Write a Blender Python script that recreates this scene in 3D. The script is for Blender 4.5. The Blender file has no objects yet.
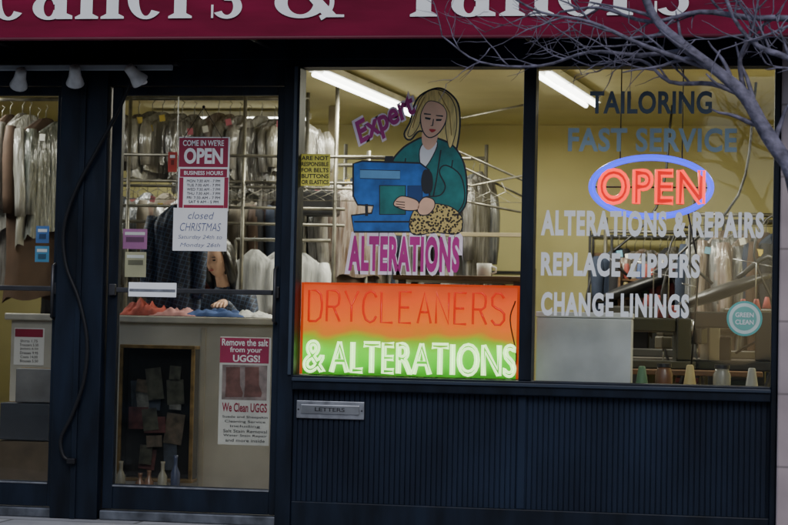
import bpy, bmesh, math, random
from mathutils import Vector, Matrix, noise
random.seed(7)
scene=bpy.context.scene
# ---------------- camera ----------------
FP=1950.0
C=Vector((1.74,-9.85,0.95)); T=Vector((0,0,1.335))
f=(T-C).normalized(); r0=f.cross(Vector((0,0,1))).normalized(); u0=r0.cross(f)
a=math.radians(1.25)
R=r0*math.cos(a)+u0*math.sin(a); U=R.cross(f)
cam=bpy.data.cameras.new("camera"); co=bpy.data.objects.new("camera",cam); scene.collection.objects.link(co)
cam.lens=FP*36/788; cam.sensor_width=36; cam.clip_end=1000; cam.clip_start=0.1
cam.dof.use_dof=True; cam.dof.focus_distance=10.0; cam.dof.aperture_fstop=4.5
M=Matrix((R,U,-f)).transposed().to_4x4(); M.translation=C; co.matrix_world=M
scene.camera=co
def ray(u,v): return f*FP+R*(u-394)+U*(262.5-v)
def pt(u,v,y=0.0):
    d=ray(u,v); t=(y-C.y)/d.y; p=C+d*t; return p
def pz(u,v,z):
    d=ray(u,v); t=(z-C.z)/d.z; return C+d*t
def rc(u0_,v0_,u1_,v1_,y=0.0):
    um=(u0_+u1_)/2; vm=(v0_+v1_)/2
    return pt(u0_,vm,y).x,pt(u1_,vm,y).x,pt(um,v1_,y).z,pt(um,v0_,y).z
# ---------------- materials ----------------
def mat(name,col,rough=0.6,metal=0.0,emit=None,es=0.0,var=0.15,scale=6.0,bump=0.0,spec=0.5,stretch=None,col2=None,detail=4,coat=0.0):
    m=bpy.data.materials.new(name); m.use_nodes=True; nt=m.node_tree; b=nt.nodes["Principled BSDF"]
    b.inputs["Roughness"].default_value=rough; b.inputs["Metallic"].default_value=metal
    b.inputs["Specular IOR Level"].default_value=spec
    if coat: b.inputs["Coat Weight"].default_value=coat; b.inputs["Coat Roughness"].default_value=0.12; b.inputs["Coat IOR"].default_value=1.9
    tc=nt.nodes.new("ShaderNodeTexCoord"); mp=nt.nodes.new("ShaderNodeMapping")
    nt.links.new(tc.outputs["Object"],mp.inputs[0])
    if stretch: mp.inputs["Scale"].default_value=stretch
    n=nt.nodes.new("ShaderNodeTexNoise"); n.inputs["Scale"].default_value=scale; n.inputs["Detail"].default_value=detail
    nt.links.new(mp.outputs[0],n.inputs["Vector"])
    cr=nt.nodes.new("ShaderNodeValToRGB"); cr.color_ramp.elements[0].position=0.3; cr.color_ramp.elements[1].position=0.7
    c2=col2 if col2 else tuple(min(1,c*(1+var)) for c in col)
    cr.color_ramp.elements[0].color=(*[c*(1-var) for c in col],1); cr.color_ramp.elements[1].color=(*c2,1)
    nt.links.new(n.outputs[0],cr.inputs[0]); nt.links.new(cr.outputs[0],b.inputs["Base Color"])
    if emit: b.inputs["Emission Color"].default_value=(*emit,1); b.inputs["Emission Strength"].default_value=es; m.cycles.emission_sampling='NONE'
    if bump:
        bp=nt.nodes.new("ShaderNodeBump"); bp.inputs["Strength"].default_value=bump; bp.inputs["Distance"].default_value=0.02
        nt.links.new(n.outputs[0],bp.inputs["Height"]); nt.links.new(bp.outputs[0],b.inputs["Normal"])
        if coat: nt.links.new(bp.outputs[0],b.inputs["Coat Normal"])
    return m
def glassmat(name,tint,refl):
    m=bpy.data.materials.new(name); m.use_nodes=True; nt=m.node_tree; nt.nodes.clear()
    o=nt.nodes.new("ShaderNodeOutputMaterial"); mx=nt.nodes.new("ShaderNodeMixShader")
    tr=nt.nodes.new("ShaderNodeBsdfTransparent"); gl=nt.nodes.new("ShaderNodeBsdfGlossy"); fr=nt.nodes.new("ShaderNodeFresnel")
    fr.inputs[0].default_value=refl; gl.inputs["Roughness"].default_value=0.02; tr.inputs[0].default_value=(*tint,1)
    tc=nt.nodes.new("ShaderNodeTexCoord"); n=nt.nodes.new("ShaderNodeTexNoise"); n.inputs["Scale"].default_value=1.3
    bp=nt.nodes.new("ShaderNodeBump"); bp.inputs["Strength"].default_value=0.15; bp.inputs["Distance"].default_value=0.02
    nt.links.new(tc.outputs["Object"],n.inputs["Vector"]); nt.links.new(n.outputs[0],bp.inputs["Height"]); nt.links.new(bp.outputs[0],gl.inputs["Normal"])
    nt.links.new(fr.outputs[0],mx.inputs[0]); nt.links.new(tr.outputs[0],mx.inputs[1]); nt.links.new(gl.outputs[0],mx.inputs[2]); nt.links.new(mx.outputs[0],o.inputs[0])
    return m
def brickmat(name,c1,c2,mortar,scale,bw=0.5,rh=0.25,ms=0.02,vert=True,rough=0.85):
    m=bpy.data.materials.new(name); m.use_nodes=True; nt=m.node_tree; b=nt.nodes["Principled BSDF"]; b.inputs["Roughness"].default_value=rough
    tc=nt.nodes.new("ShaderNodeTexCoord"); sp=nt.nodes.new("ShaderNodeSeparateXYZ"); cb=nt.nodes.new("ShaderNodeCombineXYZ")
    nt.links.new(tc.outputs["Object"],sp.inputs[0])
    nt.links.new(sp.outputs[0],cb.inputs[0]); nt.links.new(sp.outputs[2 if vert else 1],cb.inputs[1])
    br=nt.nodes.new("ShaderNodeTexBrick"); br.inputs["Scale"].default_value=scale; br.inputs["Color1"].default_value=(*c1,1); br.inputs["Color2"].default_value=(*c2,1)
    br.inputs["Mortar"].default_value=(*mortar,1); br.inputs["Mortar Size"].default_value=ms; br.inputs["Brick Width"].default_value=bw; br.inputs["Row Height"].default_value=rh
    nt.links.new(cb.outputs[0],br.inputs["Vector"])
    n=nt.nodes.new("ShaderNodeTexNoise"); n.inputs["Scale"].default_value=5; n.inputs["Detail"].default_value=6
    nt.links.new(tc.outputs["Object"],n.inputs["Vector"])
    mx=nt.nodes.new("ShaderNodeMixRGB"); mx.blend_type='MULTIPLY'; mx.inputs[0].default_value=0.5
    nt.links.new(br.outputs[0],mx.inputs[1]); nt.links.new(n.outputs[0],mx.inputs[2]); nt.links.new(mx.outputs[0],b.inputs["Base Color"])
    return m
def checkmat(name,c1,c2,scale):
    m=mat(name,c1); nt=m.node_tree; b=nt.nodes["Principled BSDF"]; tc=nt.nodes["Texture Coordinate"]
    br=nt.nodes.new("ShaderNodeTexBrick"); br.offset=0; br.inputs["Scale"].default_value=scale; br.inputs["Mortar Size"].default_value=0.04
    br.inputs["Brick Width"].default_value=0.4; br.inputs["Row Height"].default_value=0.4
    br.inputs["Color1"].default_value=(*c1,1); br.inputs["Color2"].default_value=(*[c*1.6 for c in c1],1); br.inputs["Mortar"].default_value=(*c2,1)
    sp=nt.nodes.new("ShaderNodeSeparateXYZ"); cb=nt.nodes.new("ShaderNodeCombineXYZ")
    nt.links.new(tc.outputs["Object"],sp.inputs[0]); nt.links.new(sp.outputs[0],cb.inputs[0]); nt.links.new(sp.outputs[2],cb.inputs[1])
    mp=nt.nodes.new("ShaderNodeMapping"); mp.inputs["Rotation"].default_value=(0,0,0.25); nt.links.new(cb.outputs[0],mp.inputs[0]); nt.links.new(mp.outputs[0],br.inputs["Vector"])
    nt.links.new(br.outputs[0],b.inputs["Base Color"]); return m
# ---------------- mesh helpers ----------------
cur=[None]; groups=[]; singles=[]
def grp(name):
    e=bpy.data.objects.new(name,None); e.empty_display_size=0.2; scene.collection.objects.link(e); groups.append(e); cur[0]=e; return e
def single(): cur[0]=None
def add(name,me,m,smooth=False):
    if m is not None and len(me.materials)==0: me.materials.append(m)
    if smooth:
        for p in me.polygons: p.use_smooth=True
    o=bpy.data.objects.new(name,me); scene.collection.objects.link(o)
    if cur[0]: o.parent=cur[0]
    else: singles.append(o)
    return o
class B:
    def __init__(s): s.v=[]; s.f=[]
    def raw(s,v,fc):
        k=len(s.v); s.v+= [Vector(x) for x in v]; s.f+= [tuple(i+k for i in q) for q in fc]
    def box(s,x0,x1,y0,y1,z0,z1,M=None):
        v=[Vector((x,y,z)) for z in(z0,z1) for y in(y0,y1) for x in(x0,x1)]
        if M: v=[M@q for q in v]
        s.raw(v,[(0,1,5,4),(1,3,7,5),(3,2,6,7),(2,0,4,6),(4,5,7,6),(2,3,1,0)])
    def tube(s,p,r,n=8,closed=False):
        p=[Vector(q) for q in p]; N=len(p)
        if N<2: return
        rr=r if isinstance(r,(list,tuple)) else [r]*N
        vs=[]; prev=None
        for i in range(N):
            if closed: t=(p[(i+1)%N]-p[i-1])
            else: t=(p[min(i+1,N-1)]-p[max(i-1,0)])
            if t.length<1e-9: t=Vector((0,0,1))
            t.normalize()
            if prev is None:
                h=Vector((0,1,0)) if abs(t.y)<0.9 else Vector((1,0,0)); x=t.cross(h).normalized()
            else:
                x=(prev-t*prev.dot(t));
                x=x.normalized() if x.length>1e-6 else t.orthogonal().normalized()
            prev=x; y=t.cross(x)
            for k in range(n):
                an=2*math.pi*k/n; vs.append(p[i]+(x*math.cos(an)+y*math.sin(an))*rr[i])
        fc=[]
        for i in range(N if closed else N-1):
            j=(i+1)%N
            for k in range(n): fc.append((i*n+k,i*n+(k+1)%n,j*n+(k+1)%n,j*n+k))
        if not closed: fc+= [tuple(range(n-1,-1,-1)),tuple(range((N-1)*n,N*n))]
        s.raw(vs,fc)
    def lathe(s,c,prof,n=16,M=None):
        vs=[]; 
        for (r,z) in prof:
            for k in range(n):
                q=Vector((r*math.cos(2*math.pi*k/n),r*math.sin(2*math.pi*k/n),z))
                if M: q=M@q
                vs.append(q+Vector(c))
        fc=[(i*n+k,i*n+(k+1)%n,(i+1)*n+(k+1)%n,(i+1)*n+k) for i in range(len(prof)-1) for k in range(n)]
        fc+=[tuple(range(n-1,-1,-1)),tuple(range((len(prof)-1)*n,len(prof)*n))]
        s.raw(vs,fc)
    def ell(s,c,rx,ry,rz,M=None,n=14,m=9,fn=None):
        vs=[];
        for i in range(m+1):
            th=math.pi*i/m
            for k in range(n):
                ph=2*math.pi*k/n; q=Vector((math.sin(th)*math.cos(ph),math.sin(th)*math.sin(ph),math.cos(th)))
                if fn: q=fn(q)
                q=Vector((q.x*rx,q.y*ry,q.z*rz))
                if M: q=M@q
                vs.append(q+Vector(c))
        s.raw(vs,[(i*n+k,(i+1)*n+k,(i+1)*n+(k+1)%n,i*n+(k+1)%n) for i in range(m) for k in range(n)])
    def build(s,name,m,smooth=False,bev=0):
        me=bpy.data.meshes.new(name); me.from_pydata([tuple(q) for q in s.v],[],s.f); me.update()
        bm=bmesh.new(); bm.from_mesh(me); bmesh.ops.remove_doubles(bm,verts=bm.verts,dist=1e-6) if smooth else None
        bmesh.ops.recalc_face_normals(bm,faces=bm.faces); bm.to_mesh(me); bm.free()
        o=add(name,me,m,smooth)
        if bev:
            d=o.modifiers.new("bevel",'BEVEL'); d.width=bev; d.segments=2; d.limit_method='ANGLE'
        return o
def box(name,x0,x1,y0,y1,z0,z1,m,bev=0.003):
    b=B(); b.box(x0,x1,y0,y1,z0,z1); return b.build(name,m,bev=bev)
def boxpx(name,u0_,v0_,u1_,v1_,y0,y1,m,bev=0.003):
    x0,x1,z0,z1=rc(u0_,v0_,u1_,v1_,y0); return box(name,x0,x1,y0,y1,z0,z1,m,bev)
_tc={}
def textgeo(s,bold=0.0,shear=0.0,sp=1.0):
    k=(s,bold,shear,sp)
    if k in _tc: return _tc[k]
    cu=bpy.data.curves.new("t",'FONT'); cu.body=s; cu.offset=bold; cu.shear=shear; cu.resolution_u=4; cu.space_character=sp
    o=bpy.data.objects.new("t",cu); scene.collection.objects.link(o); bpy.context.view_layer.update()
    me=bpy.data.meshes.new_from_object(o.evaluated_get(bpy.context.evaluated_depsgraph_get()))
    v=[(q.co.x,q.co.y) for q in me.vertices]; fc=[tuple(p.vertices) for p in me.polygons]
    bpy.data.objects.remove(o); bpy.data.curves.remove(cu); bpy.data.meshes.remove(me)
    xs=[q[0] for q in v]; ys=[q[1] for q in v]; x0,x1,y0,y1=min(xs),max(xs),min(ys),max(ys)
    v=[((q[0]-x0)/(x1-x0),(q[1]-y0)/(y1-y0)) for q in v]
    _tc[k]=(v,fc); return _tc[k]
def txtw(name,s,x0,x1,z0,z1,y,m,bold=0.0,shear=0.0,ang=0.0,sp=1.0):
    v,fc=textgeo(s,bold,shear,sp); cx=(x0+x1)/2; cz=(z0+z1)/2; vs=[]
    for q in v:
        X=x0+q[0]*(x1-x0)-cx; Z=z0+q[1]*(z1-z0)-cz
        vs.append((cx+X*math.cos(ang)-Z*math.sin(ang),y,cz+X*math.sin(ang)+Z*math.cos(ang)))
    me=bpy.data.meshes.new(name); me.from_pydata(vs,[],fc); me.update()
    return add(name,me,m)
def txt(name,s,u0_,v0_,u1_,v1_,y,m,**k):
    x0,x1,z0,z1=rc(u0_,v0_,u1_,v1_,y); return txtw(name,s,x0,x1,z0,z1,y,m,**k)
def outline_loops(s,bold,sp=1.0):
    v,fc=textgeo(s,bold,0.0,sp); 
    key={}; idx=[]; 
    for q in v:
        kk=(round(q[0],5),round(q[1],5)); idx.append(key.setdefault(kk,len(key)))
    pos={i:k for k,i in key.items()}; cnt={}
    for p in fc:
        for i in range(len(p)):
            e=(idx[p[i]],idx[p[(i+1)%len(p)]]); e2=tuple(sorted(e))
            if e[0]!=e[1]: cnt[e2]=cnt.get(e2,0)+1
    nb={}
    for e,c in cnt.items():
        if c==1: nb.setdefault(e[0],[]).append(e[1]); nb.setdefault(e[1],[]).append(e[0])
    loops=[]; seen=set()
    for st in nb:
        if st in seen: continue
        L=[st]; seen.add(st); c=st
        while True:
            nx=[q for q in nb[c] if q not in seen]
            if not nx: break
            c=nx[0]; seen.add(c); L.append(c)
        if len(L)>2: loops.append([pos[i] for i in L])
    return loops
def smooth(p,n=4):
    o=[]; N=len(p)
    for i in range(N):
        a0,a1,a2,a3=[Vector(p[(i+k-1)%N]) for k in range(4)]
        for j in range(n):
            t=j/n; o.append(tuple(0.5*((2*a1)+(a2-a0)*t+(2*a0-5*a1+4*a2-a3)*t*t+(3*a1-a0-3*a2+a3)*t**3)))
    return o
def smooth_open(p,n=5):
    p=[Vector(q) for q in p]; q=[2*p[0]-p[1]]+p+[2*p[-1]-p[-2]]; o=[]
    for i in range(1,len(q)-2):
        a0,a1,a2,a3=q[i-1:i+3]
        for j in range(n):
            t=j/n; o.append(0.5*((2*a1)+(a2-a0)*t+(2*a0-5*a1+4*a2-a3)*t*t+(3*a1-a0-3*a2+a3)*t**3))
    o.append(p[-1]); return o
def polypx(name,pts,y,m,sm=True,yp=None):
    P=smooth(pts) if sm else pts
    v=[]
    for q in P:
        w=pt(q[0],q[1],yp if yp is not None else y); v.append((w.x,y,w.z))
    me=bpy.data.meshes.new(name); me.from_pydata(v,[],[tuple(range(len(v)))]); me.update()
    return add(name,me,m)
# ---------------- palette ----------------
NAVY=mat("navy_paint",(0.005,0.009,0.018),0.45,var=0.6,scale=9,bump=0.2,stretch=(1,1,0.25),spec=0.22,detail=8)
NAVY2=mat("navy_panel_paint",(0.005,0.011,0.028),0.55,var=0.6,scale=2.5,bump=0.1,stretch=(1,1,0.4),detail=9,spec=0.22,col2=(0.011,0.021,0.045))
METAL=mat("dull_aluminium",(0.32,0.33,0.36),0.4,0.8,var=0.3,scale=20)
STEEL=mat("dark_steel",(0.05,0.05,0.055),0.4,0.6,var=0.4)
PIPE=mat("worn_pipe",(0.20,0.19,0.16),0.4,0.7,var=0.5,scale=9)
CHROME=mat("bright_steel",(0.45,0.46,0.48),0.3,0.9,var=0.3)
GLASS=glassmat("window_glass",(0.96,0.975,0.965),1.34)
MAROON=mat("maroon_canvas",(0.16,0.004,0.030),0.8,var=0.3,scale=4,bump=0.25,stretch=(0.4,1,2),spec=0.2,detail=8)
WHITE=mat("white_vinyl",(0.88,0.90,0.92),0.6,var=0.03,scale=14)
GREYV=mat("slate_vinyl",(0.09,0.13,0.18),0.5,var=0.15)
GREYV2=mat("slate_light_vinyl",(0.26,0.37,0.43),0.5,var=0.15)
BLACK=mat("black_rubber",(0.006,0.006,0.008),0.5,spec=.3)
WALLI=mat("interior_plaster",(0.66,0.60,0.28),0.8,var=0.18,scale=0.9,bump=0.05,detail=8)
CEIL=mat("ceiling_tiles",(0.62,0.57,0.30),0.85,var=0.10,scale=2)
FLOORI=mat("interior_floor",(0.12,0.09,0.07),0.4,var=0.3,scale=4)
CREAM=mat("counter_laminate",(0.47,0.45,0.40),0.5,var=0.2,scale=3,detail=8)
WOOD=mat("brown_wood",(0.14,0.075,0.035),0.5,var=0.35,scale=8,stretch=(1,1,6))
PAPER=mat("white_paper",(0.78,0.78,0.78),0.8,var=0.05)
INK=mat("black_ink",(0.02,0.02,0.03),0.7)
MAR2=mat("maroon_print",(0.30,0.012,0.05),0.6)
# ---------------- world ----------------
w=bpy.data.worlds.new("World"); scene.world=w; w.use_nodes=True; nt=w.node_tree
SE,SR=40,165
sky=nt.nodes.new("ShaderNodeTexSky"); sky.sky_type='NISHITA'; sky.sun_disc=False
sky.sun_elevation=math.radians(SE); sky.sun_rotation=math.radians(SR)
bg=nt.nodes["Background"]; nt.links.new(sky.outputs[0],bg.inputs[0]); bg.inputs[1].default_value=0.15
sl=bpy.data.lights.new("sun",'SUN'); sl.energy=1.1; sl.angle=math.radians(25); sl.color=(1,0.97,0.94)
so=bpy.data.objects.new("sun",sl); scene.collection.objects.link(so)
sd=Vector((math.sin(math.radians(SR))*math.cos(math.radians(SE)),math.cos(math.radians(SR))*math.cos(math.radians(SE)),math.sin(math.radians(SE))))
so.rotation_euler=(-sd).to_track_quat('-Z','Y').to_euler()
# ---------------- ground ----------------
single(); GZ=-0.035
box("ground",-300,300,-300,300,-0.6,GZ-.14,mat("ground_soil",(0.12,0.11,0.1),0.9,scale=1),0)
box("road",-120,120,-14.5,-3.2,GZ-0.136,GZ-0.13,mat("asphalt",(0.05,0.05,0.052),0.85,var=0.3,scale=12,bump=0.3),0)
PAVE=brickmat("pavement_concrete",(0.42,0.42,0.43),(0.36,0.36,0.38),(0.15,0.15,0.15),1.0,1.3,1.3,0.012,False)
box("pavement",-120,120,-3.05,0.12,GZ-0.13,GZ,PAVE,0.0)
box("pavement",-120,120,-18,-14.65,GZ-0.13,GZ,PAVE,0.0)
KERB=mat("kerb_granite",(0.35,0.35,0.35),0.8,scale=20,var=0.25)
box("kerb",-120,120,-3.2,-3.052,GZ-0.13,GZ+0.006,KERB,0.015)
box("kerb",-120,120,-14.648,-14.5,GZ-0.13,GZ+0.006,KERB,0.015)
b=B()
for i in range(-12,13): b.box(i*6-1.2,i*6+1.2,-8.9,-8.78,GZ-0.1315,GZ-0.126)
b.build("road_marking",mat("road_paint",(0.7,0.68,0.6),0.7,var=0.3))
# ---------------- shop building ----------------
BR=brickmat("red_brick",(0.26,0.10,0.07),(0.20,0.075,0.055),(0.3,0.28,0.26),4.0,0.9,0.3,0.02)
xW1a,xW1b,zW1b,zW1t=rc(298,67,521.5,378); xW2a,xW2b,zW2b,zW2t=rc(534,66,773,383.5)
zt=(zW1t+zW2t)/2; zb=(zW1b+zW2b)/2
xD2a,xD2b,zD2b,zD2t=rc(117,95,273,487)
xD1b=pt(52,290,0).x; xD1a=xD1b-(xD2b-xD2a)
xP1a=pt(58,290).x; xP1b=pt(105,290).x; xP2a=pt(281,290).x
grp("dry_cleaner_shop_building")
zTop=zt; ZG=GZ+.001
XL=xD1a-0.12; XR=pt(779,250).x
box("header_beam",XL-0.2,XR,-0.03,0.14,zTop+0.035,3.3,NAVY)
box("window_head_frame",xP2a,XR,0.0,0.12,zTop,zTop+0.034,NAVY)
box("transom_beam",XL-0.2,xP2a-0.001,0.004,0.12,zD2t+0.05,zTop+0.034,NAVY)
box("door_pillar",xP1a,xP1b,-0.04,0.12,ZG,zTop+0.034,NAVY,0.006)
box("door_pillar_trim",(xP1a+xP1b)/2-0.015,(xP1a+xP1b)/2+0.015,-0.055,-0.041,ZG,zTop+0.03,NAVY,0.004)
box("window_pillar",xP2a,xW1a,-0.03,0.12,ZG,zTop,NAVY,0.005)
TRM=mat("blue_grey_trim",(0.03,0.045,0.07),0.4)
box("window_pillar_trim",xW1a-0.028,xW1a-0.010,-0.042,-0.031,zb,zTop,TRM,0.003)
box("window_mullion",xW1b,xW2a,-0.015,0.12,zb,zTop,NAVY,0.005)
box("window_jamb",xW2b,XR,-0.02,0.12,ZG,zTop,NAVY,0.005)
box("window_sill",xW1a,xW2b,-0.05,0.12,zb-0.075,zb,NAVY,0.006)
box("window_sill_lip",xW1a,xW2b,-0.062,-0.051,zb-0.03,zb-0.012,mat("sill_edge",(0.02,0.032,0.055),0.4),0.003)
b=B(); x=xW1a+0.001; pw=0.027
prof=[]
while x<xW2b-pw:
    prof+=[(x,0.0),(x+pw*0.72,0.0),(x+pw*0.8,0.008),(x+pw*0.94,0.008)]; x+=pw
prof.append((x,0.0)); vs=[(q[0],q[1],0.10) for q in prof]+[(q[0],q[1],zb-0.076) for q in prof]; k=len(prof)
b.raw(vs,[(i,i+1,i+1+k,i+k) for i in range(k-1)]); b.build("beadboard_panel",NAVY2)
box("lower_wall_core",xW1a,xW2b,0.012,0.12,ZG,zb-0.076,NAVY2,0)
box("plinth",xW1a,xW2b,-0.02,0.011,ZG,0.10,NAVY,0.006)
xx=xW1a+(xW2b-xW1a)*0.49; box("panel_batten",xx-0.02,xx+0.02,-0.014,-0.001,0.101,zb-0.077,NAVY2)
box("left_shopfront_wall",-6.5,XL-0.2,-0.03,0.12,ZG,3.3,NAVY)
box("left_jamb",XL-0.2,XL,-0.03,0.12,ZG,zD2t+0.049,NAVY)
b=B(); x0,x1=-6.5,XR
ws=[(-5.6,-4.5),(-3.3,-2.2),(-1.0,0.1),(1.0,1.85)]
zs=[(4.0,5.7),(7.0,8.7)]
def wallwin(b,x0,x1,z0,z1,ws,zs,y0,y1):
    zc=z0
    for (za,zb_) in zs:
        b.box(x0,x1,y0,y1,zc,za); xc=x0
        for (wa,wb) in ws: b.box(xc,wa,y0,y1,za,zb_); xc=wb
        b.box(xc,x1,y0,y1,za,zb_); zc=zb_
    b.box(x0,x1,y0,y1,zc,z1)
wallwin(b,x0,x1,3.3,9.8,ws,zs,-0.02,0.25); b.build("brick_upper_wall",BR)
b=B(); g=B(); s_=B()
for (za,zb_) in zs:
    for (wa,wb) in ws:
        b.box(wa,wb,0.1,0.14,za,za+0.06); b.box(wa,wb,0.1,0.14,zb_-0.06,zb_); b.box(wa,wa+0.05,0.1,0.14,za+0.06,zb_-0.06); b.box(wb-0.05,wb,0.1,0.14,za+0.06,zb_-0.06); b.box(wa+0.05,wb-0.05,0.1,0.14,(za+zb_)/2-0.02,(za+zb_)/2+0.02)
        g.box(wa,wb,0.16,0.17,za,zb_); s_.box(wa-0.08,wb+0.08,-0.08,-0.021,za-0.1,za)
b.build("sash_frames",mat("sash_white",(0.6,0.6,0.58)))
g.build("upper_window_panes",mat("dark_pane",(0.02,0.025,0.03),0.08)); s_.build("stone_sills",KERB)
box("cornice",-6.6,XR+0.0,-0.35,0.3,9.81,10.1,KERB)
box("roof",-6.5,XR,0.251,6,9.5,9.7,STEEL)
RX0,RX1,RY=-6.4,2.9,5.2; CZ=2.62
box("interior_back_wall",RX0,RX1,RY,RY+0.1,0,CZ,WALLI,0)
box("interior_left_wall",RX0-0.1,RX0,0.121,RY+0.1,0,CZ,WALLI,0)
box("interior_right_wall",RX1,RX1+0.1,0.121,RY+0.1,0,CZ,WALLI,0)
box("interior_front_wall",XR,RX1,0.14,0.2,0,CZ,WALLI,0)
box("interior_ceiling",RX0,RX1,0.141,RY,CZ,CZ+0.1,CEIL,0)
box("interior_floor",RX0,RX1,0.121,RY,-0.05,0.004,FLOORI,0)
gy=0.05
def pane(nm,xa,xb,za,zb_): box(nm,xa,xb,gy,gy+0.006,za,zb_,GLASS,0)
pane("window_pane",xW1a-0.0,xW1b,zb,zTop); pane("window_pane",xW2a,xW2b,zb,zTop)
box("window_ledge",xW1a,xW2b,0.121,0.42,zb-0.09,zb-0.05,CREAM)
THR=mat("worn_threshold",(0.10,0.11,0.13),0.5,0.5,var=0.5,scale=12)
def door(nm,xa,xb,hx):
    grp(nm); st=0.055; z0_=GZ+.055
    box("stile_left",xa-st,xa,0.01,0.06,z0_,zD2t+0.045,NAVY,0.004); box("stile_right",xb,xb+st*0.8,0.01,0.06,z0_,zD2t+0.045,NAVY,0.004)
    box("top_rail",xa,xb,0.012,0.058,zD2t,zD2t+0.045,NAVY,0.004); box("bottom_rail",xa,xb,0.012,0.058,z0_,zD2b,NAVY,0.004)
    box("glazing_bead",xa,xb,0.008,0.0115,zD2b-0.012,zD2b-0.004,METAL,0)
    box("pane",xa,xb,0.032,0.038,zD2b,zD2t,GLASS,0)
    zz=pt(190,291).z
    box("push_bar",xa,xb,-0.02,0.004,zz-0.014,zz+0.012,STEEL,0.004)
    box("push_bar_bracket",xa-0.04,xa-0.005,-0.02,0.009,zz-0.03,zz+0.03,STEEL,0.004)
    box("push_bar_bracket",xb+0.003,xb+0.035,-0.02,0.009,zz-0.03,zz+0.03,STEEL,0.004)
    box("push_label",xa+0.07,xa+0.33,-0.024,-0.0205,zz-0.035,zz+0.04,WHITE,0.002)
    box("push_label_band",xa+0.075,xa+0.325,-0.026,-0.0245,zz-0.008,zz+0.006,METAL,0.0)
    b=B(); b.tube([(hx,-0.005,zz-0.16),(hx,-0.05,zz-0.15),(hx,-0.05,zz+0.12),(hx,-0.005,zz+0.13)],0.009); b.build("pull_handle",STEEL,True)
    box("threshold",xa-st,xb+st*0.8,-0.03,0.12,ZG,GZ+0.05,THR,0.006)
door("glass_shop_door",xD2a,xD2b,xD2b+0.02); door("glass_shop_door",xD1a,xD1b,xD1b+0.02)
grp("neighbouring_stone_building")
ST=brickmat("pinkish_stone",(0.52,0.42,0.43),(0.48,0.40,0.41),(0.3,0.25,0.25),1.4,1.2,0.5,0.008)
b=B(); b.box(XR+0.002,XR+0.5,-0.06,0.12,ZG,3.6); b.build("pier",ST,bev=0.01)
b=B(); wallwin(b,XR+0.502,9,ZG,10.5,[(3.4,4.6),(5.6,6.8)],[(1.0,2.6),(4.2,5.9),(7.2,8.9)],-0.04,0.3); b.box(XR+0.002,XR+0.5,-0.04,0.3,3.601,10.5); b.build("stone_wall",ST)
b=B()
for (za,zb_) in [(1.0,2.6),(4.2,5.9),(7.2,8.9)]:
    for (wa,wb) in [(3.4,4.6),(5.6,6.8)]: b.box(wa,wb,0.15,0.17,za,zb_)
b.build("window_panes",mat("dark_pane2",(0.02,0.025,0.03),0.08))
box("downpipe",XR+0.52,XR+0.6,-0.12,-0.045,ZG,10.4,METAL)
for i,(xa,xb,h,cc) in enumerate([(-22,-9,6.6,(0.24,0.12,0.09)),(-9,1,5.0,(0.30,0.27,0.24)),(3.5,14,6.4,(0.22,0.10,0.08)),(14,28,7,(0.33,0.30,0.26))]):
    grp("brick_row_building"); n=int((xb-xa)/2.4); wl=[(xa+0.8+k*2.4,xa+1.9+k*2.4) for k in range(n)]; zl=[(0.8,2.6)]+[(4.0+3*k,5.7+3*k) for k in range(int((h-3.2)/3))]
    b=B(); wallwin(b,xa,xb-0.01,-0.1,h,wl,zl,-18.3,-18.001); b.build("wall",brickmat("row_brick",cc,tuple(c*0.8 for c in cc),(0.3,0.28,0.26),4.0,0.9,0.3,0.02))
    b=B()
    for q in zl:
        for ww in wl: b.box(ww[0],ww[1],-18.2,-18.17,q[0],q[1])
    b.build("windows",mat("row_pane",(0.02,0.03,0.035),0.1)); box("roof",xa,xb-0.01,-26,-18.301,h-0.3,h,STEEL); box("body",xa,xb-0.01,-26,-18.301,-.1,h-0.31,mat("row_side",cc))
    box("cornice",xa,xb-0.01,-18.0,-17.7,h-0.3,h+0.1,KERB)
# ---------------- awning ----------------
grp("storefront_awning")
ya=-0.62
az0=pt(394,38.5,ya).z; az1=az0+0.50
ax0=-6.3; ax1=XR+0.25
b=B(); b.raw([(ax0,ya,az0),(ax1,ya,az0),(ax1,ya,az1),(ax0,ya,az1),(ax0,-0.035,az1+0.45),(ax1,-0.035,az1+0.45),(ax0,-0.035,az0+0.02),(ax1,-0.035,az0+0.02)],[(0,1,2,3),(3,2,5,4),(0,3,4,6),(1,7,5,2)])
o=b.build("canvas",MAROON); sm=o.modifiers.new("s",'SOLIDIFY'); sm.thickness=0.006
b=B(); b.tube([(ax0,ya-0.004,az0+0.006),(ax1,ya-0.004,az0+0.006)],0.009); b.build("hem_bar",mat("maroon_hem",(0.10,0.004,0.02),0.6),True)
b=B()
for i in range(7):
    xx=ax0+0.1+i*(ax1-ax0-0.2)/6; b.tube([(xx,ya+0.02,az0+0.03),(xx,-0.04,az0+0.05)],0.012)
b.build("frame_tubes",STEEL,True)
LET=mat("awning_white_lettering",(0.84,0.84,0.84),0.7,var=0.06,detail=8)
strokes=[]
def poly(p): strokes.append([p])
def arc(cx,cy,rx,ry,tx,ty,a0,a1,n=28):
    q=[]
    for i in range(n+1):
        t=math.radians(a0+(a1-a0)*i/n); q.append(((cx+rx*math.cos(t),cy+ry*math.sin(t)),(cx+(rx-tx)*math.cos(t),cy+(ry-ty)*math.sin(t))))
    strokes.append([[q[i][0],q[i+1][0],q[i+1][1],q[i][1]] for i in range(n)])
def stem(x0,x1,y0,y1): poly([(x0,y0),(x1,y0),(x1,y1),(x0,y1)])
def foot(x0,x1,y=0.0): poly([(x0-.13,y),(x1+.13,y),(x1+.13,y+.05),(x1,y+.12),(x0,y+.12),(x0-.13,y+.05)])
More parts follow.
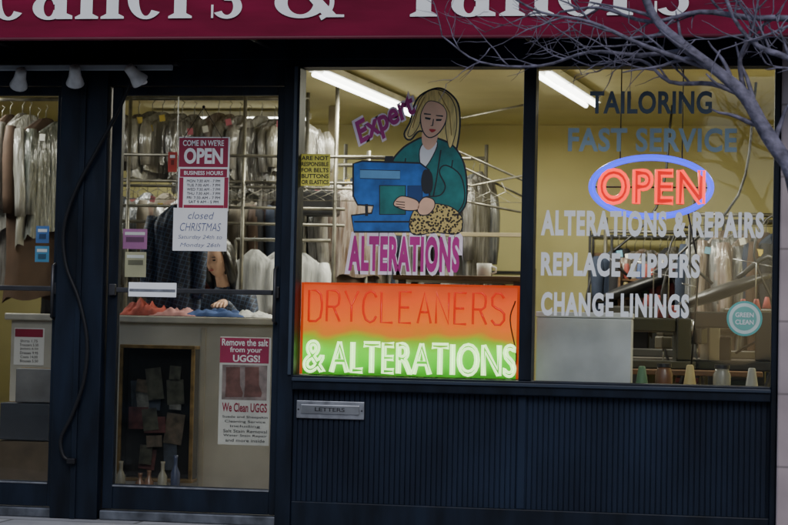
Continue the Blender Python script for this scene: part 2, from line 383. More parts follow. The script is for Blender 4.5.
def flag(x0,x1,y): poly([(x0-.13,y-.06),(x0,y-.16),(x1,y-.1),(x1,y+.03),(x0-.13,y)])
def G(ch):
    if ch=='e': arc(.45,.5,.43,.52,.26,.08,12,318); stem(.2,.86,.52,.60); return .95
    if ch=='a':
        stem(.56,.84,.1,.72); arc(.46,.68,.38,.34,.28,.08,0,165); arc(.42,.28,.38,.30,.26,.08,20,345); poly([(.6,.0),(.98,.0),(.98,.08),(.84,.14),(.58,.14)]); arc(.2,.74,.13,.13,.12,.12,0,360); return 1.02
    if ch=='n':
        stem(.12,.40,0,.98); stem(.72,1.0,0,.68); arc(.60,.62,.40,.38,.28,.15,0,140); foot(.12,.40); foot(.72,1.0); flag(.12,.40,.98); return 1.16
    if ch=='r':
        stem(.12,.40,0,.98); foot(.12,.40); flag(.12,.40,.98); arc(.6,.68,.26,.32,.2,.16,60,150); arc(.74,.82,.15,.15,.14,.14,0,360); return .88
    if ch=='s':
        arc(.42,.74,.32,.28,.17,.09,30,270); arc(.42,.27,.34,.29,.2,.09,-150,95); poly([(.10,.62),(.36,.42),(.74,.40),(.40,.62)]); stem(.06,.11,.0,.32); stem(.68,.73,.7,.98); return .84
    if ch=='o': arc(.5,.5,.48,.52,.27,.07,0,360); return 1.04
    if ch=='i': stem(.14,.42,0,.98); foot(.14,.42); flag(.14,.42,.98); arc(.27,1.3,.16,.16,.15,.15,0,360); return .58
    if ch=='l': stem(.14,.42,0,1.5); foot(.14,.42); flag(.14,.42,1.5); return .56
    if ch=='T': stem(.52,.84,0,1.4); foot(.52,.84); stem(.02,1.32,1.36,1.46); stem(.02,.1,1.0,1.36); stem(1.24,1.32,1.0,1.36); return 1.2
    if ch=='C': arc(.7,.72,.68,.75,.3,.08,40,320); return 1.4
    if ch=='&':
        arc(.55,.36,.52,.38,.26,.09,60,350); arc(.62,1.08,.32,.34,.16,.07,0,360); poly([(.32,.95),(.56,.95),(1.28,.04),(1.0,.04)]); poly([(1.02,.0),(1.42,.0),(1.42,.06),(1.02,.07)]); arc(.72,.36,.5,.5,.09,.12,-60,35); poly([(.98,.62),(1.42,.62),(1.42,.68),(.98,.68)]); return 1.5
    return .5
zbl=pt(394,17.0,ya).z
def word(s,u_start,u_end,xh):
    global strokes
    b=B(); xa=pt(u_start,17,ya).x; xb=pt(u_end,17,ya).x
    out=[]; cx=0
    for ch in s:
        strokes=[]; wd=G(ch); out.append((cx,strokes)); cx+=wd+.03
    k=(xb-xa)/cx; d=0
    for ox,ss in out:
        for st in ss:
            d=(d+1)%9
            yy=ya-0.0065-0.0004*d
            for q in st: b.raw([(xa+(ox+p[0])*k,yy,zbl+p[1]*xh) for p in q],[tuple(range(len(q)))])
    me=bpy.data.meshes.new("lettering"); me.from_pydata([tuple(q) for q in b.v],[],b.f); add("lettering_"+s.replace('&','and').lower(),me,LET)
xh=0.205
word("Cl",-88,-12,xh); word("eaners",-10,247,xh); word("&",273,350,xh); word("Tailors",392,694,xh)
# ---------------- rail & spots ----------------
grp("spotlight_rail")
A=pt(-60,68,-0.12); Bp=pt(172,71,-0.12); box("conduit",A.x,Bp.x,-0.13,-0.10,A.z-0.014,A.z+0.014,mat("grey_conduit",(0.32,0.36,0.40),0.5),0.004)
box("mount_plate",A.x,Bp.x+0.02,-0.1,-0.035,A.z+0.016,A.z+0.03,STEEL)
EN=mat("lamp_enamel",(0.5,0.5,0.5),0.4,var=.3,scale=14)
for (uu,vv,tl) in [(20,78,0.5),(75,75,0.25),(134,74,-0.6)]:
    p=pt(uu,vv,-0.17); MM=Matrix.Rotation(tl,3,'Y')@Matrix.Rotation(0.7,3,'X')
    b=B(); b.lathe(p,[(0.015,0.055),(0.028,0.05),(0.030,0.02),(0.034,-0.01),(0.046,-0.045),(0.048,-0.055),(0.040,-0.058)],16,MM); b.build("lamp_head",EN,True)
    b=B(); b.ell(p+MM@Vector((0,0,-0.055)),0.038,0.038,0.018); b.build("lamp_lens",PAPER,True)
    b=B(); b.tube([p+MM@Vector((0,0,0.05)),(p.x,-0.115,A.z)],0.008); b.build("lamp_arm",STEEL,True)
grp("hanging_cable")
b=B(); cp=[(137,42),(134,70),(121,105),(97,150),(76,190),(64,228),(66,265),(79,300),(87,340),(84,380),(72,415),(61,438),(63,455),(70,461)]
b.tube(smooth_open([pt(q[0],q[1],-0.075) for q in cp]),0.011); b.build("cable",BLACK,True)
b=B(); e=pt(70,461,-0.075); b.box(e.x-0.015,e.x+0.03,-0.09,-0.056,e.z-0.015,e.z+0.015); b.build("plug",BLACK,bev=0.004)
# ---------------- mail slot ----------------
grp("mail_slot")
x0,x1,z0,z1=rc(296,401,364,419,-0.02); box("plate",x0,x1,-0.016,-0.001,z0,z1,METAL,0.004)
box("flap",x0+0.025,x1-0.025,-0.024,-0.0165,z0+0.025,z1-0.02,CHROME,0.004)
txtw("engraving","LETTERS",x0+0.1,x1-0.1,z0+0.038,z1-0.034,-0.0245,STEEL,bold=0.02)
for xx in (x0+0.012,x1-0.012):
    b=B(); b.ell((xx,-0.017,(z0+z1)/2),0.005,0.003,0.005); b.build("screw",STEEL,True)
# ---------------- window lettering ----------------
yd=0.0455
grp("window_lettering")
txt("tailoring","TAILORING",590,91,712,114,yd,GREYV,bold=0.03,sp=1.06)
txt("fast_service","FAST SERVICE",568,128,737,152,yd,GREYV2,bold=0.03,sp=1.06)
txt("alterations_and_repairs","ALTERATIONS & REPAIRS",541,211,764,237,yd,WHITE,bold=0.045,sp=1.16)
txt("replace_zippers","REPLACE ZIPPERS",541,253,700,277,yd,WHITE,bold=0.045,sp=1.16)
txt("change_linings","CHANGE LININGS",541,293,689,317,yd,WHITE,bold=0.045,sp=1.16)
grp("alterations_lettering")
PUR=mat("magenta_vinyl",(0.45,0.018,0.22),0.5); PW=mat("pale_pink_vinyl",(0.88,0.74,0.84),0.5)
txt("outline","ALTERATIONS",345,232,463,275.5,yd+0.001,PW,bold=0.10,sp=1.12); txt("letters","ALTERATIONS",348.5,236,459.5,272,yd,PUR,bold=0.05,sp=1.14)
txt("expert_outline","Expert",350,104,422,138,yd+0.001,PW,bold=0.06,shear=0.3,ang=0.52); txt("expert","Expert",353,106.5,419,135.5,yd,PUR,bold=0.03,shear=0.3,ang=0.52)
grp("seamstress_window_decal")
BLD=mat("decal_black",(0.012,0.014,0.02),0.5); HAIR=mat("decal_blonde",(0.80,0.62,0.22),0.5,var=0.25,scale=30,stretch=(3,1,0.5)); SK=mat("decal_skin",(0.80,0.48,0.32),0.5)
TEAL=mat("decal_teal",(0.012,0.18,0.17),0.5,var=0.4,scale=10); BLU=mat("decal_blue",(0.018,0.12,0.40),0.5,var=0.4,scale=12); LEO=mat("decal_leopard",(0.55,0.42,0.16),0.5)
nt=LEO.node_tree; vo=nt.nodes.new("ShaderNodeTexVoronoi"); vo.inputs["Scale"].default_value=75; cr=nt.nodes.new("ShaderNodeValToRGB"); cr.color_ramp.elements[0].color=(0.03,0.02,0.01,1); cr.color_ramp.elements[1].color=(0.6,0.45,0.15,1); cr.color_ramp.elements[0].position=0.44; cr.color_ramp.elements[1].position=0.52
nt.links.new(nt.nodes["Texture Coordinate"].outputs["Object"],vo.inputs["Vector"]); nt.links.new(vo.outputs[0],cr.inputs[0]); nt.links.new(cr.outputs[0],nt.nodes["Principled BSDF"].inputs["Base Color"])
def D(nm,pts,lay,m,sm=True,ol=1.8):
    y=0.0485-0.0004*lay
    if ol:
        P=smooth(pts) if sm else pts
        ar=sum(P[i][0]*P[(i+1)%len(P)][1]-P[(i+1)%len(P)][0]*P[i][1] for i in range(len(P)))
        sg=1 if ar>0 else -1; Q=[]
        for i in range(len(P)):
            a_=Vector(P[i-1]); c_=Vector(P[(i+1)%len(P)]); t=(c_-a_).normalized(); Q.append((P[i][0]+sg*t.y*ol,P[i][1]-sg*t.x*ol))
        polypx(nm+"_outline",Q,y+0.0002,BLD,False,0.045)
    polypx(nm,pts,y,m,sm,0.045)
D("hair_back",[(437,89),(448,93),(457,104),(459,122),(457,142),(452,158),(444,156),(436,140),(420,130),(410,139),(405,134),(411,122),(414,108),(421,96)],1,HAIR)
D("jacket",[(424,138),(440,140),(454,148),(463,164),(466,186),(464,206),(452,216),(436,212),(420,204),(404,199),(392,196),(390,180),(392,163),(402,150),(412,143)],2,TEAL)
D("lapel",[(428,140),(437,143),(430,160),(422,168),(420,150)],3,PAPER,ol=1)
for pp in ([(440,150),(441.5,150),(437,180),(434,196),(432.5,196),(436,178)],[(405,158),(406.2,158),(403,178),(401.8,178)],[(452,160),(453.2,160),(449,190),(447.8,190)]): D("jacket_fold",pp,3,BLD,False,0)
D("neck",[(424,128),(437,130),(436,143),(428,150),(422,142)],4,SK,ol=0)
D("face",[(430,99),(440,101),(446,111),(445,122),(438,133),(429,137),(423,130),(421,118),(423,106)],5,SK,ol=1.2)
D("fringe",[(437,90),(448,95),(455,108),(456,128),(450,148),(446,128),(447,112),(440,103),(428,101),(421,112),(419,124),(413,134),(408,135),(414,118),(420,100),(428,92)],6,HAIR,ol=0.8)
HS=mat("hair_shade",(0.35,0.22,0.06))
for pp in ([(438,92),(439,92),(450,112),(452,135),(451,136),(449,113)],[(424,97),(425,97),(418,112),(413,128),(412,128),(416,112)]): D("hair_line",pp,7,HS,False,0)
for nm,pp in (("eye_a",[(425,117),(431,118),(430,120),(425,119)]),("eye_b",[(436,119),(442,119),(441,121),(436,121)]),("brow_a",[(424,113),(431,114),(431,115),(424,114.5)]),("brow_b",[(436,115),(443,115.5),(443,117),(436,116)]),("nose",[(433,119),(434,119),(433,126),(430,126),(432,125)])): D(nm,pp,7,BLD,False,0)
D("lips",[(429,129.5),(432,129),(436,130),(432,132.5)],7,mat("decal_red",(0.5,0.03,0.04)),True,0)
D("sewing_machine_body",[(354,164),(362,162),(420,164),(428,170),(429,214),(432,216),(432,231),(354,231),(352,216),(372,214),(374,205),(358,204),(354,196)],8,BLU,False)
D("machine_throat",[(380,186),(405,186),(405,214),(380,214)],9,TEAL,False,1.2)
D("machine_panel",[(360,170),(400,171),(400,179),(360,178)],9,mat("decal_lightblue",(0.12,0.32,0.56)),False,0.7)
D("machine_panel_dark",[(408,186),(422,186),(422,209),(408,209)],9,mat("decal_navy",(0.01,0.05,0.18)),False,0.7)
D("machine_wheel",[(424,170),(431,172),(433,182),(431,192),(424,193),(421,182)],9,BLD,True,0)
D("machine_spool",[(385,156),(393,156),(394,163),(384,163)],9,BLD,False,0)
D("machine_needle",[(365,204),(368,204),(368,216),(365,216)],9,BLD,False,0)
D("machine_base_line",[(354,221),(431,221),(431,222.5),(354,222.5)],9,BLD,False,0)
D("sleeve",[(446,166),(460,176),(464,198),(456,212),(440,212),(424,206),(424,198),(440,196),(446,186),(440,172)],10,TEAL,ol=1.3)
D("fabric",[(418,206),(434,204),(452,208),(462,219),(458,233),(436,232),(414,234),(410,222)],11,LEO,ol=1)
D("hand_near",[(424,198),(433,200),(434,207),(428,214),(420,214),(418,207)],12,SK,ol=1)
D("hand_far",[(400,197),(410,198),(418,202),(418,209),(408,210),(400,208),(394,204)],12,SK,ol=1)
for i in range(3): D("finger_line",[(396+0,201+i*2.6),(405,202+i*2.6),(405,202.8+i*2.6),(396,201.8+i*2.6)],13,BLD,False,0)
# ---------------- neon open ----------------
grp("open_neon_sign")
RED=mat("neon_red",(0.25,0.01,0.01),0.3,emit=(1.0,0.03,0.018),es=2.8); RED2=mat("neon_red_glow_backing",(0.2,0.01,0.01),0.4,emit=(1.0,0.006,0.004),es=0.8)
BLN=mat("neon_blue",(0.01,0.01,0.25),0.3,emit=(0.03,0.05,1.0),es=2.4); BLN2=mat("neon_blue_glow_backing",(0.01,0.01,0.2),0.3,emit=(0.003,0.006,0.9),es=0.8)
yn=0.16
c=pt(651,187,yn); ex=pt(712,187,yn).x-c.x; ez=c.z-pt(651,217.5,yn).z
def ringp(k,k2): return [(c.x+ex*k*math.cos(t*math.pi/36),yn,c.z+ez*k2*math.sin(t*math.pi/36)) for t in range(72)]
b=B(); b.tube(ringp(1,1),0.011,10,True); b.tube(ringp(.945,.90),0.006,10,True); b.build("blue_ring",BLN,True)
b=B(); A1=ringp(1.03,1.05); A2=ringp(.925,.865); b.raw([(p[0],yn+.012,p[2]) for p in A1+A2],[(i,(i+1)%72,72+(i+1)%72,72+i) for i in range(72)]); b.build("ring_glow_plate",BLN2)  # added emissive plate, fills out the blue glow between the ring tubes
x0,x1,z0,z1=rc(599,170,704,204,yn)
def neonletters(s,bold,x0,x1,z0,z1,y,r,m,nm,sp=1.0):
    b=B()
    for L in outline_loops(s,bold,sp):
        P=[Vector((x0+q[0]*(x1-x0),y,z0+q[1]*(z1-z0))) for q in L]
        Q=[P[0]]
        for q in P[1:]:
            if (q-Q[-1]).length>r*0.6: Q.append(q)
        if len(Q)>2: b.tube(Q,r,8,True)
    b.build(nm,m,True)
neonletters("OPEN",0.02,x0,x1,z0,z1,yn-0.012,0.0080,RED,"red_letters",1.12)
txtw("letter_glow_plate","OPEN",x0-.004,x1+.004,z0-.004,z1+.004,yn+.002,RED2,bold=0.03,sp=1.115)  # added emissive letter plate, thickens the red glow of the tubes
b=B()
for uu in (620,682): p=pt(uu,160,yn); b.tube([(p.x,yn+0.02,p.z),(p.x,yn+0.02,zTop+0.1)],0.003,6)
b.tube([(c.x-ex,yn+0.02,c.z),(c.x+ex,yn+0.02,c.z)],0.004); b.tube([(c.x+ex*.6,yn+0.03,c.z-ez*.7),(c.x+ex*.8,yn+0.1,c.z-0.4),(c.x+ex*.7,yn+0.15,c.z-0.9)],0.005)
b.build("support_wires",BLACK,True)
# ---------------- neon dry cleaners ----------------
grp("dry_cleaners_neon_sign")
yn=0.11
x0,x1,z0,z1=rc(300,284,519,379.5,yn); x0=max(x0,xW1a+0.004); z0=max(z0,zb+0.004)
m=bpy.data.materials.new("neon_glow_backing"); m.use_nodes=True; nt=m.node_tree; pb=nt.nodes["Principled BSDF"]; pb.inputs["Roughness"].default_value=0.35; pb.inputs["Base Color"].default_value=(0.05,0.03,0.02,1)
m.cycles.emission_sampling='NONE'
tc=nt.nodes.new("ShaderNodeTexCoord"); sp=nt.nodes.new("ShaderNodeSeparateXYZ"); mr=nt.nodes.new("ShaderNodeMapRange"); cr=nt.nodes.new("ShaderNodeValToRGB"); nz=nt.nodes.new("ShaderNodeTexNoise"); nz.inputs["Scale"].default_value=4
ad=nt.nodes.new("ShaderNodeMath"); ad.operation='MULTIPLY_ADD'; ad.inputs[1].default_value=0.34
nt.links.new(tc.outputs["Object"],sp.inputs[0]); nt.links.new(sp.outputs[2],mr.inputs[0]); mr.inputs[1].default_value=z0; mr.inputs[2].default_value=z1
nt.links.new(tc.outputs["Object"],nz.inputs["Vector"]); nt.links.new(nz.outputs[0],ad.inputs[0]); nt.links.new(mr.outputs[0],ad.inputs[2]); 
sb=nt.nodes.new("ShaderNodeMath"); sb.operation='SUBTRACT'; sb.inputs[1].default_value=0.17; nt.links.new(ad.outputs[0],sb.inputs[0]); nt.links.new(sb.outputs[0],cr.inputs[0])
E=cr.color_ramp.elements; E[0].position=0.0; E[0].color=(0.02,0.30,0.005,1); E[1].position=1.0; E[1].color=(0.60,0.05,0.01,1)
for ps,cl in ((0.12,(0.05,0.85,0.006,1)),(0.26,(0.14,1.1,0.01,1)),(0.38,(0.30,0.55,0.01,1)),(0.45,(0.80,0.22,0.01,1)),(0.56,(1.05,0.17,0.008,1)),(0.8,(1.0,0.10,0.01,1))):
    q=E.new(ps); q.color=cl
nt.links.new(cr.outputs[0],pb.inputs["Emission Color"]); pb.inputs["Emission Strength"].default_value=1.05  # tube glow on the panel is painted as an emission gradient
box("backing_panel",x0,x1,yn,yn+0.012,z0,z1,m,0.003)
b=B(); b.box(x0-.001,x0+.012,yn-.004,yn-.001,z0,z1); b.box(x1-.012,x1+.001,yn-.004,yn-.001,z0,z1); b.box(x0+.013,x1-.013,yn-.004,yn-.001,z1-.01,z1+.001); b.build("edge_glow_frame",mat("orange_edge_glow",(0.4,0.06,0.02),.2,emit=(0.8,0.06,0.01),es=.5))  # glow along the panel edges, put in as emissive strips
SF={'D':[[(0,0),(0,1),(.5,1),(.8,.88),(.9,.6),(.9,.4),(.8,.12),(.5,0),(0,0)]],'R':[[(0,0),(0,1),(.6,1),(.82,.9),(.85,.74),(.8,.56),(.6,.48),(.0,.48)],[(.45,.48),(.9,0)]],
'Y':[[(0,1),(.45,.5),(.9,1)],[(.45,.5),(.45,0)]],'C':[[(.9,.8),(.75,.95),(.5,1),(.2,.92),(.03,.7),(0,.5),(.03,.3),(.2,.08),(.5,0),(.75,.05),(.9,.2)]],'L':[[(0,1),(0,0),(.8,0)]],
'E':[[(.8,1),(0,1),(0,0),(.8,0)],[(0,.5),(.65,.5)]],'A':[[(0,0),(.45,1),(.9,0)],[(.16,.36),(.74,.36)]],'N':[[(0,0),(0,1),(.85,0),(.85,1)]],'S':[[(.82,.85),(.6,1),(.25,1),(.03,.85),(.05,.62),(.3,.53),(.6,.47),(.85,.35),(.85,.15),(.6,0),(.25,0),(0,.15)]]}
RT=mat("neon_orange_tube",(0.4,0.03,0.01),0.25,emit=(0.85,0.025,0.006),es=0.75)
b=B(); s="DRYCLEANERS"; wx=(x1-x0)-0.09; lz0=pt(405,323,yn).z; lz1=pt(405,292,yn).z
for i,ch in enumerate(s):
    for st in SF[ch]: b.tube([(x0+0.045+(i+q[0]*.8)*wx/11,yn-0.022,lz0+q[1]*(lz1-lz0)) for q in st],0.0065,8)
b.build("drycleaners_tubes",RT,True)
GT=mat("neon_green_tube",(0.5,0.9,0.4),0.3,emit=(0.62,1.0,0.38),es=2.4)
lx0,lx1,lz0,lz1=rc(302,343,515,374,yn-0.03); lx0=max(lx0,xW1a+0.03)
neonletters("&",0.0,lx0,lx0+0.11,lz0,lz1,yn-0.026,0.0072,GT,"ampersand_tubes")
neonletters("ALTERATIONS",0.0,lx0+0.14,lx1,lz0,lz1,yn-0.026,0.0072,GT,"alterations_tubes",1.04)
b=B(); 
b.tube(smooth_open([(x1-0.02,yn-0.012,z0+0.4),(x1-0.045,yn-0.014,z0+0.3),(x1-0.01,yn-0.014,z0+0.12),(x1-0.03,yn-0.012,z0+0.02)]),0.0035)
b.build("tube_wiring",mat("wire_brown",(0.12,0.03,0.02)),True)
# ---------------- small signs ----------------
def rows(u0_,u1_,v0_,v1_,n,y,m,seed,words=("Suede and Sheepskin","Cleaning Service","including","Salt Stain Removal","Water Stain Repair","and more inside")):
    h=(v1_-v0_)/n
    for i in range(n):
        s=words[i%len(words)]; wd=(u1_-u0_)*min(1,0.35+len(s)/30); cc=(u0_+u1_)/2
        txt("text_row",s,cc-wd/2,v0_+i*h+h*.15,cc+wd/2,v0_+i*h+h*.8,y,m,bold=0.0)
grp("closed_hours_hanging_sign"); ys=0.024
boxpx("board",178,137,229,211,ys,ys+0.004,PAPER,0.001)
boxpx("header",179,138,228,167,ys-0.0015,ys-0.0005,MAR2,0); boxpx("hours_band",180,169,227,177,ys-0.0015,ys-0.0005,MAR2,0)
boxpx("side_a",179,177.5,183,210,ys-0.0015,ys-0.0005,MAR2,0); boxpx("side_b",224,177.5,228,210,ys-0.0015,ys-0.0005,MAR2,0); boxpx("foot",183.5,205,223.5,210,ys-0.0015,ys-0.0005,MAR2,0)
txt("come_in","COME IN WE'RE",183,140,224,146,ys-0.003,PAPER,bold=.02); txt("open","OPEN",184,148,223,164,ys-0.003,PAPER,bold=.04); txt("hours","BUSINESS HOURS",184,171,223,175,ys-0.003,PAPER,bold=.02)
rows(186,221,179,204,6,ys-0.003,INK,2,("MON 7:30 AM - 7 PM","TUE 7:30 AM - 7 PM","WED 7:30 AM - 7 PM","THU 7:30 AM - 7 PM","FRI 7:30 AM - 7 PM","SAT 9 AM - 5 PM"))
b=B(); q=pt(204,107,ys)
for uu in (184,222): p=pt(uu,138,ys); b.tube([(p.x,ys-0.002,p.z),(q.x,ys-0.002,q.z)],0.0018,6)
b.ell((q.x,ys-0.004,q.z),0.008,0.004,0.008); b.build("string",BLACK)
grp("handwritten_notice")
boxpx("paper",173,208,227,251,ys-0.006,ys-0.005,PAPER,0)
BLI=mat("blue_pen",(0.10,0.12,0.25)); 
for s,a0,b0,a1,b1 in (("closed",188,212,214,219),("CHRISTMAS",180,223,221,231),("Saturday 24th to",178,235,222,240),("Monday 26th",180,243,220,248)): txt("writing",s,a0,b0,a1,b1,ys-0.0075,BLI,shear=0.25,bold=-0.008)
grp("boot_cleaning_poster"); yp=0.042
boxpx("sheet",219,337,270,445,yp,yp+0.002,mat("aged_poster",(0.58,0.56,0.52),0.7),0); boxpx("banner",220,338,269,363,yp-0.0015,yp-0.0005,mat("pink_print",(0.34,0.02,0.08)),0)
txt("headline","Remove the salt",222,339,268,346,yp-0.003,PAPER,bold=.02); txt("headline","from your",230,347,262,354,yp-0.003,PAPER,bold=.02); txt("headline","UGGS!",233,355,260,362,yp-0.003,PAPER,bold=.03)
BTM=mat("boot_brown",(0.16,0.07,0.06),var=.4,scale=20)
boxpx("picture_ground",222,365,267,400,yp-0.0012,yp-0.0005,mat("photo_ground",(0.26,0.20,0.19),var=.4,scale=20),0)
for ox in (0,19): polypx("boot_picture",[(226+ox,367),(240+ox,367),(240+ox,385),(243+ox,393),(242+ox,397),(225+ox,397),(226+ox,385)],yp-0.0025,BTM,False)
txt("we_clean","We Clean UGGS",222,403,267,412,yp-0.003,MAR2,bold=.02); rows(222,268,415,443,6,yp-0.003,INK,5)
grp("disclaimer_sign"); YEL=mat("yellow_card",(0.75,0.68,0.10),0.6)
boxpx("card",300,154,330,186,0.044,0.046,YEL,0)
for i,s in enumerate(("ARE NOT","RESPONSIBLE","FOR BELTS","BUTTONS","OR ELASTICS")): txt("text_row",s,301.5,156+i*6,328.5,160.2+i*6,0.0425,INK,bold=.02)
grp("round_window_sticker"); c=pt(744.5,318.5,yd)
for k,(rr,m_) in enumerate(((0.088,mat("sticker_teal",(0.12,0.42,0.38))),(0.077,mat("sticker_pale",(0.6,0.72,0.68))),(0.060,mat("sticker_green",(0.18,0.46,0.40))))):
    b=B(); n=40; b.raw([(c.x+rr*math.cos(2*math.pi*i/n),yd+0.003-0.001*k,c.z+rr*math.sin(2*math.pi*i/n)) for i in range(n)],[tuple(range(n))]); b.build("disc",m_)
txtw("sticker_text","GREEN",c.x-0.045,c.x+0.045,c.z+0.006,c.z+0.03,yd-0.0005,PAPER,bold=.02); txtw("sticker_text","CLEAN",c.x-0.045,c.x+0.045,c.z-0.03,c.z-0.006,yd-0.0005,PAPER,bold=.02)
for nm,rct,colr in (("payment_sticker",(36,226,49,243),(0.06,0.16,0.42)),("payment_sticker",(35,246,49,262),(0.08,0.28,0.5)),("pink_sticker",(123,229,147,249),(0.42,0.16,0.36)),("card_sticker",(125,252,146,277),(0.50,0.47,0.32)),("red_round_sticker",(168,152,177,172),(0.45,0.04,0.03))):
    grp(nm); boxpx("sheet",*rct,0.041,0.043,mat(nm,colr),0)
    boxpx("print",rct[0]+2,rct[1]+3,rct[2]-2,rct[1]+6,0.0395,0.0405,PAPER,0); boxpx("print_dark",rct[0]+3,rct[1]+8,rct[2]-3,rct[1]+13,0.0395,0.0405,mat("print_dark",tuple(q*.35 for q in colr)),0)
# ---------------- interior lights ----------------
TUBE=mat("lit_tube",(0.9,0.9,0.9),0.4,emit=(1.0,0.99,0.92),es=9); LW=mat("lamp_white",(0.75,0.75,0.7))
def fluor(A,Bq,pw,col=(1,0.95,0.78)):
    grp("fluorescent_ceiling_lamp"); d=(Bq-A); L=d.length; an=math.atan2(d.y,d.x); MM=Matrix.Translation((A+Bq)/2)@Matrix.Rotation(an,4,'Z')
    b=B(); b.box(-L/2,L/2,-0.07,0.07,-0.03,0.012,MM); b.build("housing",LW,bev=0.005)
    b=B()
    for o_ in (-0.035,0.035): b.tube([MM@Vector((-L/2+.03,o_,-0.048)),MM@Vector((L/2-.03,o_,-0.048))],0.016)
    b.build("tubes",TUBE,True)
    l=bpy.data.lights.new("tube_light",'AREA'); l.shape='RECTANGLE'; l.size=L; l.size_y=0.14; l.energy=pw; l.color=col
    o=bpy.data.objects.new("tube_light",l); scene.collection.objects.link(o); o.matrix_world=Matrix.Translation((0,0,-0.075))@MM; o.parent=cur[0]
zc=CZ-0.03
a1=pz(318,66,zc); a2=pz(420,110,zc); fluor(a1,a2,56)
a1=pz(541,66,zc); a2=pz(592,99,zc); fluor(a1,a2,56)
fluor(Vector((-3.4,1.2,zc)),Vector((-3.4,2.8,zc)),44,(1,.98,.9)); fluor(Vector((-2.6,4.2,zc)),Vector((-1.4,4.2,zc)),20,(1,.98,.9)); fluor(Vector((2.5,1.0,zc)),Vector((2.5,2.4,zc)),26)
# ---------------- garments ----------------
def plasticmat(nm,c,k=0.45):
    return mat(nm,c,0.45,var=0.45,scale=5,stretch=(9,9,1.0),bump=0.9,col2=tuple(x*(1-k)+0.5*k for x in c),coat=1.0)
PL=[plasticmat("bagged_"+str(i),c) for i,c in enumerate([(0.36,0.35,0.31),(0.18,0.16,0.14),(0.05,0.038,0.03),(0.025,0.035,0.05),(0.36,0.33,0.26),(0.15,0.07,0.04),(0.05,0.07,0.05),(0.26,0.27,0.29)])]
CL=[mat("cloth_"+str(i),c,0.85,var=0.25,bump=0.3) for i,c in enumerate([(0.015,0.015,0.02),(0.02,0.03,0.06),(0.07,0.04,0.025),(0.13,0.11,0.08),(0.03,0.03,0.03),(0.10,0.02,0.02),(0.02,0.04,0.03)])]
TAG=[mat("paper_tag"+str(i),c_) for i,c_ in enumerate([(0.7,0.7,0.66),(0.65,0.5,0.1),(0.55,0.15,0.2),(0.15,0.35,0.5)])]
SHIRT=mat("white_shirt",(0.56,0.57,0.58),0.8,bump=0.5,var=.2,stretch=(6,6,1)); PLAID=checkmat("plaid_cloth",(0.008,0.012,0.03),(0.045,0.075,0.15),15)
def garment(b,hk,x,y,ztop,w_,h,rot,seed,dep=0.06,dead=None):
    rr=random.Random(seed); n=36; m_=18; vs=[]; k1=rr.choice((4,5,6,7)); k2=rr.choice((9,11,13)); ph=rr.uniform(0,6)
    for i in range(m_+1):
        t=i/m_; wd=w_/2*(0.20+0.80*min(1,(t/0.07))**0.7)*(0.94+0.12*t)*(1+.035*math.sin(t*9+ph)); dd=dep*(0.35+0.65*min(1,t/0.15))
        for k in range(n):
            an=2*math.pi*k/n; fo=1+0.34*t*math.sin(k1*an+ph+t)+0.18*math.sin(k2*an+ph*2+t*3)
            px=wd*math.cos(an)*(1+0.06*math.sin(k1*an+ph)*t); py=dd*math.sin(an)*fo
            vs.append((x+px*math.cos(rot)-py*math.sin(rot),y+px*math.sin(rot)+py*math.cos(rot),ztop-h*t-0.06*abs(math.cos(an))**1.3*(1-.4*t)*min(1,t*20+.1)+0.02*math.sin(k1*an)*t))
    b.raw(vs,[(i*n+k,i*n+(k+1)%n,(i+1)*n+(k+1)%n,(i+1)*n+k) for i in range(m_) for k in range(n)])
    b.raw(vs[:n],[tuple(range(n))])
    hk.tube([(x,y,ztop-0.01),(x,y,ztop+0.05),(x+0.02*math.sin(rot),y,ztop+0.075),(x,y+0.0,ztop+0.09)],0.003,5)
    if h>.35: # sleeves
        for s in (-1,1):
            L=min(h*.75,.58); P=[]
            for q in range(6):
                u=q/5; px=s*(w_*.47+.02*math.sin(u*2.5)); py=-dep*.5*u+.01*math.sin(seed+q)
                P.append((x+px*math.cos(rot)-py*math.sin(rot),y+px*math.sin(rot)+py*math.cos(rot),ztop-.075-L*u))
            b.tube(P,[.035,.05,.05,.044,.042,.038],8)
def rack(nm,xa,xb,y,zr,hmin,hmax,mats,sp,seed,rotc=1.2,wd=0.45,legs=True,tags=True):
    grp(nm); rr=random.Random(seed); bs=[B() for _ in mats]; hk=B(); x=xa+0.05; i=0; tg=[B() for _ in TAG]
    while x<xb:
        j=rr.randrange(len(mats)); zt_=zr-0.09-rr.uniform(0,.06); garment(bs[j],hk,x,y+rr.uniform(-.03,.03),zt_,wd*rr.uniform(.75,1.15),rr.uniform(hmin,hmax),rotc+rr.uniform(-.45,.45),seed*100+i,rr.uniform(.03,.06))
        if tags and rr.random()<.45:
            MM=Matrix.Translation((x-.04,y-wd*.42,zt_-rr.uniform(.02,.16)))@Matrix.Rotation(rr.uniform(-.3,.3),4,'Y'); rr.choice(tg).box(-.02,.02,0,.001,-.045,.0,MM)
        x+=sp*rr.uniform(.7,1.3); i+=1
    for j,bb in enumerate(bs):
        if bb.v: bb.build("garments",mats[j],True)
    for j,bb in enumerate(tg):
        if bb.v: bb.build("tags",TAG[j])
    hk.tube([(xa-.05,y,zr),(xb+.05,y,zr)],0.014)
    if legs:
        for xx in (xa-.04,xb+.04): hk.tube([(xx,y,0),(xx,y,zr+0.1)],0.014)
    hk.build("rail_and_hangers",PIPE,True)
X=lambda u,y,v=200: pt(u,v,y).x
Z=lambda v,y,u=300: pt(u,v,y).z
rack("bagged_garment_rack",X(-60,2.6),X(62,2.6),2.6,2.50,0.75,1.3,PL+[CL[0],CL[2],CL[1]],0.065,3,1.0,0.46)
